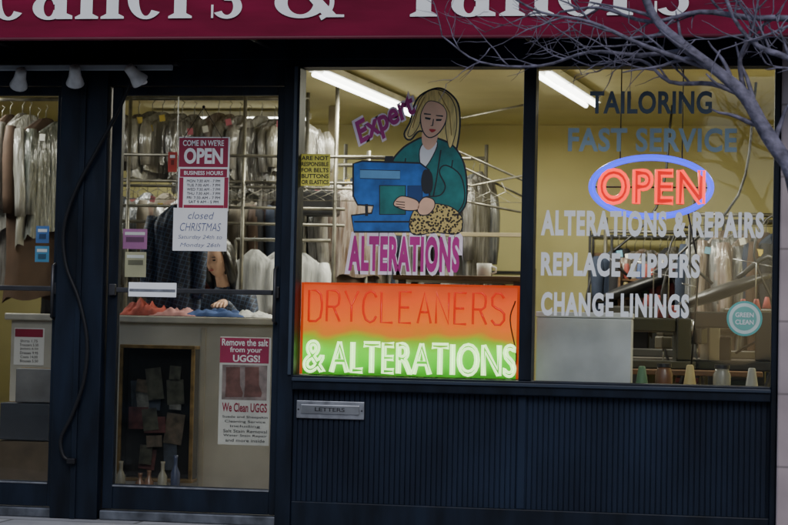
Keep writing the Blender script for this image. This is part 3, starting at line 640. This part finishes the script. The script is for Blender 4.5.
rack("bagged_garment_rack",X(112,3.2),X(300,3.2),3.2,2.58,0.30,0.60,PL[:3]+PL[4:6]+PL[7:],0.08,4,0.7,0.42)
rack("coat_rack",X(60,4.3),X(360,4.3),4.3,2.1,0.8,1.0,CL+PL[2:4],0.07,5,0.9,0.5)
rack("bagged_garment_rack",X(300,3.4),X(362,3.4),3.4,2.14,0.6,1.0,PL[1:7]+CL[:3],0.07,6,0.9,0.42)
rack("coat_rack",X(612,3.9),X(700,3.9),3.9,Z(232,3.9,650),0.4,0.6,CL[:5]+[PL[5],PL[2]],0.06,8,0.9,0.40)
rack("bagged_garment_rack",X(700,3.4),X(790,3.4),3.4,Z(215,3.4,740),0.6,0.9,PL[2:4]+PL[5:7]+CL[:3],0.06,18,0.8,0.42)
rack("coat_rack",X(350,4.2),X(480,4.2),4.2,Z(158,4.2,400),0.7,1.0,CL[:4]+PL[1:4],0.07,28,0.9,0.42)
grp("garment_conveyor")
b=B()
for (v,y) in ((155,2.3),(181,2.5),(206,2.5),(186,3.0),(222,2.8)):
    b.tube([(X(122,y),y,Z(v,y,200)),(X(345 if v>200 else 470,y),y,Z(v+2,y,200))],0.010)
for uu in (128,243,335): y=2.5; b.tube([(X(uu,y),y,0.0),(X(uu,y),y,CZ)],0.013)
for (ua,va,ub,vb) in ((455,150,522,180),(458,165,522,196),(462,118,524,105),(458,200,520,212),(470,186,522,176)):
    p=pt(ua,va,2.4); q=pt(ub,vb,3.2); b.tube([p,q],0.008)
for k in range(26):
    xx=X(125,2.5)+k*0.1; zz=Z(181,2.5); b.tube([(xx,2.5,zz),(xx+0.03,2.48,zz-0.06),(xx-0.12,2.46,zz-0.13),(xx+0.16,2.46,zz-0.13),(xx+0.03,2.48,zz-0.06)],0.003,5)
b.build("pipes",PIPE,True)
b=B(); b.box(X(300,2.9),X(335,2.9),2.9,3.1,Z(215,2.9),Z(190,2.9)); b.build("motor_housing",STEEL,bev=0.02)
grp("hanging_plaid_coat"); b=B(); hk=B(); garment(b,hk,X(176,1.6),1.6,Z(206,1.6),0.30,0.66,0.15,77,0.10); b.build("coat",PLAID,True); hk.tube([(X(176,1.6),1.6,Z(206,1.6)+0.08),(X(176,1.6),1.6,CZ)],0.003,5); hk.build("hanger",CHROME)
grp("white_shirt_rack"); b=B(); hk=B()
for i,(uu,vv) in enumerate(((256,250),(300,252),(285,248),(270,250))): garment(b,hk,X(uu,3.0),3.0+i*.09,Z(vv,3.0),0.34,0.5,0.3*i-.4,90+i,0.07)
hk.tube([(X(235,3.0),3.05,Z(240,3.0)),(X(330,3.0),3.05,Z(240,3.0))],0.012); b.build("shirts",SHIRT,True); hk.tube([(X(235,3.0),3.05,0),(X(235,3.0),3.05,Z(240,3.0))],0.012); hk.build("rail",PIPE,True)
# ---------------- counter ----------------
grp("shop_counter"); yc=1.35; zct=Z(317,yc,200)
box("front",X(15,yc),X(292,yc),yc,yc+0.04,0.02,zct-0.04,CREAM); box("top",X(10,yc),X(296,yc),yc-0.04,yc+0.6,zct-0.04,zct,mat("counter_top",(0.55,0.53,0.48),0.35,var=.2,detail=8),0.008)
STR=mat("strip",(0.42,0.39,0.33))
for uu in (60,115,205): box("panel_strip",X(uu,yc),X(uu,yc)+0.03,yc-0.012,yc-0.001,0.03,zct-0.06,STR)
box("side",X(292,yc)-.03,X(292,yc),yc+0.041,yc+0.58,0.02,zct-0.041,CREAM)
def pile(nm,u0_,u1_,y,zbase,h,m,seed,dy=0.35):
    single(); xa,xb=X(u0_,y),X(u1_,y); nx,ny=44,22; b=B(); vs=[]
    for j in range(ny+1):
        for i in range(nx+1):
            s=i/nx; t=j/ny; e_=(math.sin(math.pi*s)**0.5)*(math.sin(math.pi*t)**0.5) if 0<s<1 and 0<t<1 else 0
            n_=noise.noise(Vector((s*6+seed,t*4,seed)))+0.5*noise.noise(Vector((s*14,t*9,seed*2)))
            vs.append((xa+s*(xb-xa),y-dy/2+t*dy,zbase+0.004+e_*h*(0.65+0.6*n_)))
    b.raw(vs,[(j*(nx+1)+i,j*(nx+1)+i+1,(j+1)*(nx+1)+i+1,(j+1)*(nx+1)+i) for j in range(ny) for i in range(nx)])
    b.build(nm,m,True)
pile("folded_red_garment",128,172,yc+0.12,zct,0.11,mat("red_cloth",(0.45,0.10,0.08),0.9,var=0.4,scale=12),1,.28)
pile("folded_pink_garment",158,204,yc+0.1,zct,0.06,mat("pink_cloth",(0.5,0.25,0.25),0.9),2,.25)
pile("folded_blue_garment",186,252,yc+0.14,zct,0.06,mat("blue_cloth",(0.03,0.07,0.22),0.9,var=0.4),3,.3)
pile("folded_white_garment",236,275,yc+0.2,zct,0.05,SHIRT,4)
# ---------------- shop assistant ----------------
grp("shop_assistant")
hc=pt(218,259,2.02); SKN=mat("skin",(0.62,0.38,0.27),0.55,var=0.08); BH=mat("black_hair",(0.008,0.007,0.007),0.35)
def skinmesh(nm,J,E_,root,m,sub=2):
    keys=list(J); me=bpy.data.meshes.new(nm); me.from_pydata([J[k][0] for k in keys],[(keys.index(a_),keys.index(b_)) for a_,b_ in E_],[]); me.update()
    o=add(nm,me,m); sk=o.modifiers.new("skin",'SKIN'); sk.use_smooth_shade=True
    for i,k in enumerate(keys):
        d=me.skin_vertices[0].data[i]; rr=J[k][1]; d.radius=(rr,rr) if not isinstance(rr,tuple) else rr; d.use_root=(k==root)
    s=o.modifiers.new("sub",'SUBSURF'); s.levels=sub; s.render_levels=sub; return o
x,y=hc.x+0.03,hc.y+0.07; sh=hc.z-0.24; hip=0.92
J={'p':((x,y+.06,hip),.15),'s1':((x,y+.05,1.08),.125),'s2':((x,y,sh-.1),.15),'n0':((x,y-.01,sh+.03),.08),'n':((x-.005,y-.02,sh+.09),.05),
'lsh':((x+.17,y-.01,sh-.02),.065),'rsh':((x-.17,y-.01,sh-.02),.065),'le':((x+.21,y-.10,sh-.26),.048),'re':((x-.21,y-.10,sh-.26),.048),
'lw':((x+.09,y-.34,zct+.10),.033),'rw':((x-.13,y-.34,zct+.09),.033),
'lh':((x+.09,y+.06,hip-.06),.10),'rh':((x-.09,y+.06,hip-.06),.10),'lk':((x+.10,y+.05,.50),.065),'rk':((x-.10,y+.05,.50),.065),'la':((x+.10,y+.08,.09),.042),'ra':((x-.10,y+.08,.09),.042),'lt':((x+.11,y-.07,.045),.038),'rt':((x-.11,y-.07,.045),.038)}
skinmesh("clothed_body",J,[('p','s1'),('s1','s2'),('s2','n0'),('n0','n'),('s2','lsh'),('s2','rsh'),('lsh','le'),('rsh','re'),('le','lw'),('re','rw'),('p','lh'),('p','rh'),('lh','lk'),('rh','rk'),('lk','la'),('rk','ra'),('la','lt'),('ra','rt')],'p',PLAID)
for sgn,wx in ((1,x+.09),(-1,x-.13)):
    wy=y-.34; wz=zct+.095; J={'w':((wx,wy+.01,wz),.026),'p':((wx,wy-.05,wz-.01),.030)}; E_=[('w','p')]
    for i,(ox,L) in enumerate(((-.03,.062),(-.01,.072),(.01,.068),(.028,.055))):
        J['k%d'%i]=((wx+ox,wy-.08,wz-.008),.010); J['m%d'%i]=((wx+ox*1.1,wy-.08-L*.55,wz-.014),.009); J['t%d'%i]=((wx+ox*1.1,wy-.08-L*.95,wz-.036),.0075); E_+=[('p','k%d'%i),('k%d'%i,'m%d'%i),('m%d'%i,'t%d'%i)]
    J['th1']=((wx-sgn*.04,wy-.06,wz-.012),.011); J['th2']=((wx-sgn*.058,wy-.095,wz-.025),.009); E_+=[('p','th1'),('th1','th2')]
    skinmesh("hand",J,E_,'w',SKN,2)
MH=Matrix.Rotation(math.radians(-20),3,'Z')@Matrix.Rotation(math.radians(12),3,'X')
def headfn(q):
    x_,y_,z_=q; 
    if z_<0: x_*=1-0.28*(-z_); 
    if y_<-0.2 and z_<0: y_*=1-0.12*(-z_)
    nz_=math.exp(-((x_/.16)**2+((z_+.12)/.2)**2)) if y_<0 else 0
    ey=math.exp(-(((abs(x_)-.38)/.18)**2+((z_-.05)/.12)**2)) if y_<0 else 0
    return Vector((x_,y_-0.22*nz_+0.08*ey,z_))
b=B(); b.ell(hc,0.076,0.094,0.116,MH,32,24,headfn); b.tube([hc+MH@Vector((0,.02,-.05)),Vector((x,y-.02,sh+.06))],0.045,12)
for s_ in (-1,1): b.ell(hc+MH@Vector((s_*.074,.01,-.005)),.012,.02,.03,MH)
b.build("head",SKN,True)
b=B()
for s_ in (-1,1): b.ell(hc+MH@Vector((s_*.029,-.084,.006)),.013,.006,.005,MH); b.ell(hc+MH@Vector((s_*.029,-.088,.026)),.017,.004,.003,MH)
b.build("eyes_and_brows",BH,True); b=B(); b.ell(hc+MH@Vector((0,-.086,-.058)),.020,.007,.006,MH); b.build("lips",mat("lips",(0.4,0.1,0.09)),True)
def hairfn(q):
    x_,y_,z_=q
    if y_<-.25 and z_<.55: y_=-.25
    return Vector((x_*(1+.08*(z_<0)),y_,z_))
b=B(); b.ell(hc+MH@Vector((0,.024,.012)),.092,.106,.128,MH,32,22,hairfn)
for s_ in (-1,1): b.tube([hc+MH@Vector((s_*.068,-.02,.07)),hc+MH@Vector((s_*.090,-.015,-.03)),hc+MH@Vector((s_*.088,.01,-.13)),hc+MH@Vector((s_*.075,.03,-.2))],[.022,.028,.030,.014],10)
b.ell(hc+MH@Vector((0,.07,-.08)),.09,.05,.13,MH)
b.build("hair",BH,True)
# ---------------- display in door ----------------
grp("framed_display_case"); yf=0.75; GOLD=mat("gold_frame",(0.20,0.13,0.05),0.35,0.5,var=0.5,scale=15); x0,x1,z0,z1=rc(118,345,193,482,yf)
t=0.020; DK=mat("case_dark",(0.018,0.017,0.018),0.15)
box("frame_top",x0,x1,yf,yf+.12,z1-t,z1,GOLD); box("frame_bottom",x0,x1,yf,yf+.12,z0,z0+t,GOLD); box("frame_left",x0,x0+t,yf,yf+.02,z0+t,z1-t,GOLD); box("frame_right",x1-t,x1,yf,yf+.02,z0+t,z1-t,GOLD)
box("side",x0+.002,x0+t,yf+.021,yf+.12,z0+t,z1-t,DK,0); box("side",x1-t,x1-.002,yf+.021,yf+.12,z0+t,z1-t,DK,0)
box("back",x0+t,x1-t,yf+.10,yf+.118,z0+t,z1-t,DK)
box("glass_front",x0+t,x1-t,yf+.004,yf+.007,z0+t,z1-t,GLASS,0)
rr=random.Random(14); PC=[mat("pinned_card",c_,0.6,var=.6,scale=22,detail=8) for c_ in [(0.10,0.07,0.05),(0.15,0.14,0.13),(0.035,0.04,0.06),(0.09,0.025,0.025),(0.06,0.055,0.04)]]
for k in range(16):
    cx_=rr.uniform(x0+.07,x1-.09); cz_=rr.uniform(z0+.08,z1-.12); w_=rr.uniform(.03,.07); h_=rr.uniform(.03,.09)
    yy=yf+.095-.003*k; bb=B(); bb.box(-w_,w_,0,.002,-h_,h_,Matrix.Translation((min(max(cx_,x0+.1),x1-.1),yy,cz_))@Matrix.Rotation(rr.uniform(-.15,.15),4,'Y')); bb.build("pinned_card",rr.choice(PC))
BM_=[mat("bottle",c_,0.25) for c_ in [(0.14,0.07,0.04),(0.22,0.21,0.17),(0.04,0.05,0.1)]]
grp("shoe_care_tray"); zq=.006; box("tray",x0+.02,x1-.02,yf-.16,yf-.02,zq,zq+.02,DK)
xx=x0+.06
while xx<x1-.05:
    h=rr.uniform(.12,.26); b=B(); b.lathe((xx,yf-.09+rr.uniform(-.03,.03),zq+.021),[(.022,0),(.027,.01),(.027,h*.6),(.011,h*.75),(.011,h*.92),(.014,h)],12); b.build("bottle",rr.choice(BM_),True); xx+=rr.uniform(.06,.1)
CTN=[mat("carton_board",(0.10,0.075,0.05),0.8,var=.3),mat("carton_dark",(0.035,0.04,0.055),0.7),mat("carton_grey",(0.14,0.14,0.15),0.8,var=.3)]
TP=mat("tape",(0.3,0.2,0.1),.3)
grp("stacked_cartons"); zz=.006
for k,(uu,wd,hh) in enumerate(((30,.36,.30),(26,.30,.22),(34,.24,.20))):
    p=X(uu,1.0,440); b=B(); b.box(-wd/2,wd/2,-.14,.14,0,hh-.004,Matrix.Translation((p,1.1,zz))@Matrix.Rotation(.12*(k-1),4,'Z')); b.build("carton",CTN[k],bev=.006)
    b=B(); b.box(-wd/2-.001,wd/2+.001,-.02,.02,hh-.003,hh,Matrix.Translation((p,1.1,zz))@Matrix.Rotation(.12*(k-1),4,'Z')); b.build("tape",TP); zz+=hh+.001
grp("price_list_poster"); y_=yc-.004; boxpx("sheet",14,328,44,365,y_,y_+.002,PAPER,0); boxpx("banner",15,329,43,337,y_-.0015,y_-.0005,MAR2,0); rows(17,41,339,363,6,y_-.003,INK,5,("Shirts 1.75","Trousers 5.50","Jackets 6.50","Dresses 9.95","Coats 14.00","Blouses 5.50"))
# ---------------- workroom ----------------
def sewing(x,y,z,sc,c_,an=0.25):
    grp("sewing_machine"); Mx=Matrix.Translation((x,y,z))@Matrix.Rotation(an,4,'Z')@Matrix.Scale(sc,4); BM=mat("machine_enamel",c_,0.3)
    b=B(); b.box(-.24,.24,-.09,.09,0.001,.05,Mx); b.build("bed",BM,bev=.008)
    b=B(); b.box(.13,.22,-.055,.055,.05,.30,Mx); b.box(-.22,.13,-.045,.045,.215,.298,Mx); b.box(-.23,-.15,-.05,.05,.13,.215,Mx); b.build("arm_and_head",BM,bev=.01)
    b=B(); b.lathe(Mx@Vector((.235,0,.24)),[(.02,-.015),(.055*sc,-.012),(.055*sc,.012),(.02,.015)],18,Matrix.Rotation(math.pi/2,3,'Y')); b.tube([Mx@Vector((-.19,0,.13)),Mx@Vector((-.19,0,.055))],.005); b.tube([Mx@Vector((.1,.05,.3)),Mx@Vector((.1,.05,.55)),Mx@Vector((-.02,.05,.57))],.004); b.build("handwheel_and_needle",CHROME,True)
    b=B(); b.lathe(Mx@Vector((.05,0,.3)),[(.022,0),(.03,.002),(.014,.07),(.012,.075)],12); b.lathe(Mx@Vector((.12,0,.3)),[(.022,0),(.03,.002),(.014,.07),(.012,.075)],12); b.build("thread_cones",mat("thread",(0.35,0.08,0.08)),True)
def table(nm,xa,xb,ya_,yb_,z,m):
    grp(nm); box("top",xa,xb,ya_,yb_,z-.03,z,m,.005); b=B()
    for xx in (xa+.05,xb-.05):
        for yy in (ya_+.05,yb_-.05): b.box(xx-.02,xx+.02,yy-.02,yy+.02,0,z-.031)
    b.build("legs",STEEL)
table("sewing_table",X(560,1.6),X(765,1.6),1.4,2.1,0.80,WOOD)
sewing(X(655,1.7),1.7,0.80,1.0,(0.05,0.055,0.05)); sewing(X(735,1.75),1.75,0.80,1.15,(0.02,0.023,0.025),-.3); sewing(X(690,2.0),2.0,0.80,.9,(0.10,0.09,0.07),.6)
table("sewing_table",X(600,3.0),X(790,3.0),2.7,3.3,0.86,mat("grey_top",(0.10,0.09,0.08)))
sewing(X(640,3.0),3.0,.86,1.1,(0.05,0.05,0.05)); sewing(X(760,3.0),3.0,.86,1.1,(0.06,0.055,0.045))
PAD=mat("press_pad",(0.13,0.115,0.09),0.9,var=0.4)
def press(x,y,s):
    grp("steam_press"); b=B(); b.box(x-.2*s,x+.2*s,y-.2,y+.25,0.005,.1); b.box(x-.07,x+.07,y+.02,y+.18,.1,.95*s); b.build("stand",STEEL,bev=.01)
    b=B(); b.ell((x,y-.05,1.0*s),.30*s,.15,.04); b.build("lower_buck",PAD,True)
    Mh=Matrix.Rotation(-.35,3,'Y'); b=B(); b.ell((x+.02,y-.05,1.22*s),.30*s,.15,.045,Mh); b.build("upper_head",STEEL,True)
    b=B(); b.tube(smooth_open([(x+.25*s,y+.1,.6),(x+.36*s,y+.1,1.0*s),(x+.3*s,y+.05,1.42*s),(x+.1,y,1.3*s)]),.016); b.tube([(x-.05,y-.05,1.26*s),(x-.24,y-.05,1.42*s)],.010)
    b.tube(smooth_open([(x,y+.1,.9),(x-.3,y+.15,.8),(x-.34,y+.2,1.4),(x+.1,y+.3,1.9),(x+.2,y+.3,CZ)]),.009)
    b.tube(smooth_open([(x+.1,y+.1,.9),(x+.34,y-.1,1.1),(x+.2,y-.12,1.5),(x+.3,y,1.75),(x+.5,y+.1,1.6)]),.008); b.tube([(x-.2,y+.2,.1),(x-.2,y+.2,1.7),(x+.35,y+.2,1.7),(x+.35,y+.2,.1)],.011)
    b.build("arms_and_hoses",STEEL,True)
press(X(722,2.4),2.4,1.05); press(X(640,3.6),3.6,1.1)
def shelfunit(nm,xa,xb,y,z0,z1,n,seed):
    grp(nm); rr=random.Random(seed); b=B()
    for k in range(n+1):
        zz=z0+k*(z1-z0)/n; b.box(xa,xb,y,y+.35,zz,zz+.018)
    for xx in (xa-.02,xb):
        for yy in (y,y+.33): b.box(xx,xx+.02,yy,yy+.02,0,z1+.05)
    b.build("frame",STEEL); bs={}
    pal=CL+CL[:4]+[WOOD,PAD,CTN[0],CTN[1],CTN[2]]
    for k in range(n):
        zz=z0+k*(z1-z0)/n+.019; H=(z1-z0)/n-.04; xx=xa+.02
        while xx<xb-.08:
            wd=rr.uniform(.07,.2); wd=min(wd,xb-xx-.01); kind=rr.random(); m_=rr.choice(pal); bb=bs.setdefault(m_.name,(m_,B()))[1]
            if kind<.5:
                zc_=zz
                for L in range(rr.randint(2,6)):
                    th=rr.uniform(.02,.045)
                    if zc_+th>zz+H: break
                    m2=rr.choice(pal); b2=bs.setdefault(m2.name,(m2,B()))[1]; b2.box(xx+rr.uniform(0,.015),xx+wd-rr.uniform(0,.015),y+.02+rr.uniform(0,.03),y+.3,zc_,zc_+th-.002); zc_+=th
            elif kind<.75: bb.box(xx,xx+wd,y+.04,y+.28,zz,zz+H*rr.uniform(.4,.95))
            else: bb.lathe((xx+wd/2,y+.15,zz),[(wd*.32,0),(wd*.35,.01),(wd*.3,H*.6),(wd*.15,H*.8)],12)
            xx+=wd+.012
    for m_,bb in bs.values():
        if bb.v: bb.build("stacked_goods",m_,bev=.004)
shelfunit("supply_shelves",X(592,4.7),X(715,4.7),4.7,.5,Z(238,4.7,650),4,5)
shelfunit("supply_shelves",X(725,4.6),X(800,4.6),4.6,.3,1.85,5,9)
shelfunit("supply_shelves",X(435,4.7),X(530,4.7),4.7,.5,1.45,3,12)
shelfunit("supply_shelves",X(300,4.75),X(350,4.75),4.75,.4,1.9,5,14)
grp("thread_spool_rack"); y=3.55
x0,x1,z0,z1=rc(618,262,690,300,y)
b=B(); b.box(x0,x1,y,y+.12,z0,z0+.015); b.box(x0,x1,y+.06,y+.18,(z0+z1)/2,(z0+z1)/2+.015)
for xx in (x0,x1): b.box(xx,xx+.015,y+.02,y+.2,0,z1)
b.build("rack",WOOD)
sp_=[mat("spool",c_) for c_ in [(0.3,.06,.05),(.06,.1,.25),(.35,.28,.12),(.05,.05,.05),(.35,.35,.32),(.08,.17,.09)]]
for k in range(2):
    for j in range(10):
        zz=z0+.016 if k==0 else (z0+z1)/2+.016; b=B(); b.lathe((x0+.05+j*(x1-x0-.08)/9,y+.06+.06*k,zz),[(.024,0),(.026,.005),(.016,.1),(.012,.105)],10); b.build("spool",random.choice(sp_),True)
grp("white_storage_box"); x0,x1,z0,z1=rc(536,318,631,382,0.2); z0=zb-.05
b=B(); b.box(x0,x1,.2,.40,z0+.001,z1); b.build("box",mat("white_card",(0.50,0.52,0.54),0.7,var=0.3,scale=3,detail=9),bev=.006); b=B(); b.box(x0-.004,x1+.004,.196,.404,z1+.001,z1+.03); b.build("lid",mat("white_card2",(0.55,0.56,0.56)),bev=.004)
LZ=zb-.049; rr=random.Random(33)
for k,uu in enumerate((642,664,690,722,752)):
    xx=X(uu,.28,370)
    if k%2==0:
        grp("thread_cone"); b=B(); h=rr.uniform(.1,.15); b.lathe((xx,.28,LZ),[(.035,0),(.038,.006),(.036,.02),(.018,h),(.012,h+.005)],14); b.build("cone",rr.choice(sp_),True)
    else:
        grp("button_jar"); b=B(); b.lathe((xx,.28,LZ),[(.04,0),(.045,.01),(.045,.10),(.036,.115),(.036,.13)],14); b.build("jar",rr.choice(BM_),True); b=B(); b.lathe((xx,.28,LZ+.131),[(.039,0),(.039,.018)],14); b.build("lid",STEEL)
grp("drinking_mug")
p=pt(484,277,1.6); b=B(); b.lathe((p.x,1.6,p.z),[(.035,0),(.042,.01),(.045,.08),(.04,.08),(.036,.02)],18); b.tube([(p.x+.042,1.6,p.z+.065),(p.x+.07,1.6,p.z+.055),(p.x+.07,1.6,p.z+.03),(p.x+.042,1.6,p.z+.018)],.006); b.build("mug",PAPER,True)
table("work_table",X(400,1.6),X(530,1.6),1.4,1.95,p.z,WOOD)
table("ironing_table",X(300,2.2),X(430,2.2),2.0,2.6,0.95,CREAM)
pile("folded_linen",310,350,2.3,0.95,0.3,SHIRT,9)
grp("interior_partition"); box("stud",X(328,3.9),X(336,3.9),3.85,3.95,0,CZ-.013,mat("stud",(0.25,0.21,0.13))); 
box("cross_rail",X(300,3.9),X(528,3.9),3.80,3.849,Z(235,3.9),Z(231,3.9),mat("stud2",(0.25,0.21,0.13)))
# ---------------- tree ----------------
grp("bare_street_tree"); BARK=mat("winter_bark",(0.13,0.12,0.165),0.8,var=0.6,scale=25,bump=0.6)
b=B(); yt=-1.9; rt=random.Random(21)
tr=[Vector((3.55,yt,-0.10)),Vector((3.5,yt,0.6)),Vector((3.38,yt,1.2)),Vector((3.3,yt-.02,1.9)),Vector((3.25,yt-.1,2.8)),Vector((3.15,yt-.15,4.0)),Vector((3.2,yt-.2,5.2))]
b.tube(smooth_open(tr,4),[0.11-0.08*i/24 for i in range(25)],12)
def px3(l,y0,y1): return [pt(q[0],q[1],y0+(y1-y0)*i/(len(l)-1)) for i,q in enumerate(l)]
def twig(p,d,L,r,lev):
    n=6; P=[p.copy()]; q=p.copy(); dd=d.normalized()
    for i in range(n):
        dd=(dd+Vector((rt.uniform(-.22,.22),rt.uniform(-.2,.2),rt.uniform(-.2,.22)))).normalized(); q=q+dd*L/n; P.append(q.copy())
    b.tube(P,[r*(1-.75*i/n) for i in range(n+1)],6)
    if lev>0:
        for i in range(1,n+1):
            if rt.random()<.65:
                sd_=dd.cross(Vector((0,1,0))).normalized()*rt.choice((-1,1)); twig(P[i],dd*.8+sd_*rt.uniform(.4,.9)+Vector((0,rt.uniform(-.3,.3),0)),L*rt.uniform(.35,.6),r*.55,lev-1)
def limb(l,r0,r1,y0,y1,start=None,tw=2,Lt=.35):
    P=px3(l,y0,y1)
    if start is not None: P=[start]+P
    P=smooth_open(P,4); n=len(P); b.tube(P,[(r0+(r1-r0)*i/(n-1))*(1+.12*noise.noise(P[i]*9)) for i in range(n)],9)
    for i in range(4,n,2):
        if tw and i/n>.25:
            d=P[min(i+1,n-1)]-P[i-1]; d=d.normalized() if d.length>0 else Vector((-1,0,0)); s=d.cross(Vector((0,1,0)))*rt.choice((-1,1))
            twig(P[i],d*.9+s*rt.uniform(.3,.9)+Vector((0,rt.uniform(-.3,.3),0)),Lt*rt.uniform(.5,1.2),(r0+(r1-r0)*i/n)*.4+.0015,tw-1)
limb([(840,220),(788,163),(765,130),(745,96),(716,70),(684,46),(655,18),(640,-20),(628,-70)],.038,.013,-1.9,-1.7,tr[2],1,.3)
limb([(745,96),(712,84),(670,82),(640,60),(590,66)],.013,.004,-1.76,-1.6,None,2,.3)
limb([(716,70),(690,62),(640,44),(590,22),(540,12),(500,-10)],.012,.004,-1.74,-1.9,None,2,.3)
limb([(690,50),(640,55),(590,52),(540,66),(480,62),(442,36)],.010,.003,-1.74,-1.5,None,2,.28)
limb([(860,60),(800,22),(750,18),(700,12),(650,22),(600,8),(560,12)],.018,.005,-1.9,-1.6,tr[3],2,.3)
limb([(850,90),(788,58),(758,46),(735,20),(720,-20)],.018,.006,-1.9,-1.8,tr[3],2,.3)
limb([(745,96),(740,60),(752,30),(760,-10)],.012,.004,-1.76,-1.9,None,2,.25)
for i in range(9):
    d=Vector((rt.uniform(-1,1),rt.uniform(-.8,.5),rt.uniform(.5,1.1))); twig(tr[4+i%3],d,rt.uniform(1.2,2.0),.03,2)
b.build("trunk_and_branches",BARK,True)
# ---------------- origins ----------------
bpy.context.view_layer.update()
for g_ in groups:
    ch=[c for c in g_.children]
    if not ch: bpy.data.objects.remove(g_); continue
    pts=[c.matrix_world@Vector(q) for c in ch for q in (c.bound_box if c.type=='MESH' else [(0,0,0)])]
    cc=Vector([(min(p[i] for p in pts)+max(p[i] for p in pts))/2 for i in range(3)])
    g_.location=cc
    for c in ch: c.matrix_parent_inverse=Matrix.Translation(-cc)
for o in singles:
    pts=[Vector(q) for q in o.bound_box]; cc=sum(pts,Vector())/8; o.data.transform(Matrix.Translation(-cc)); o.location=cc
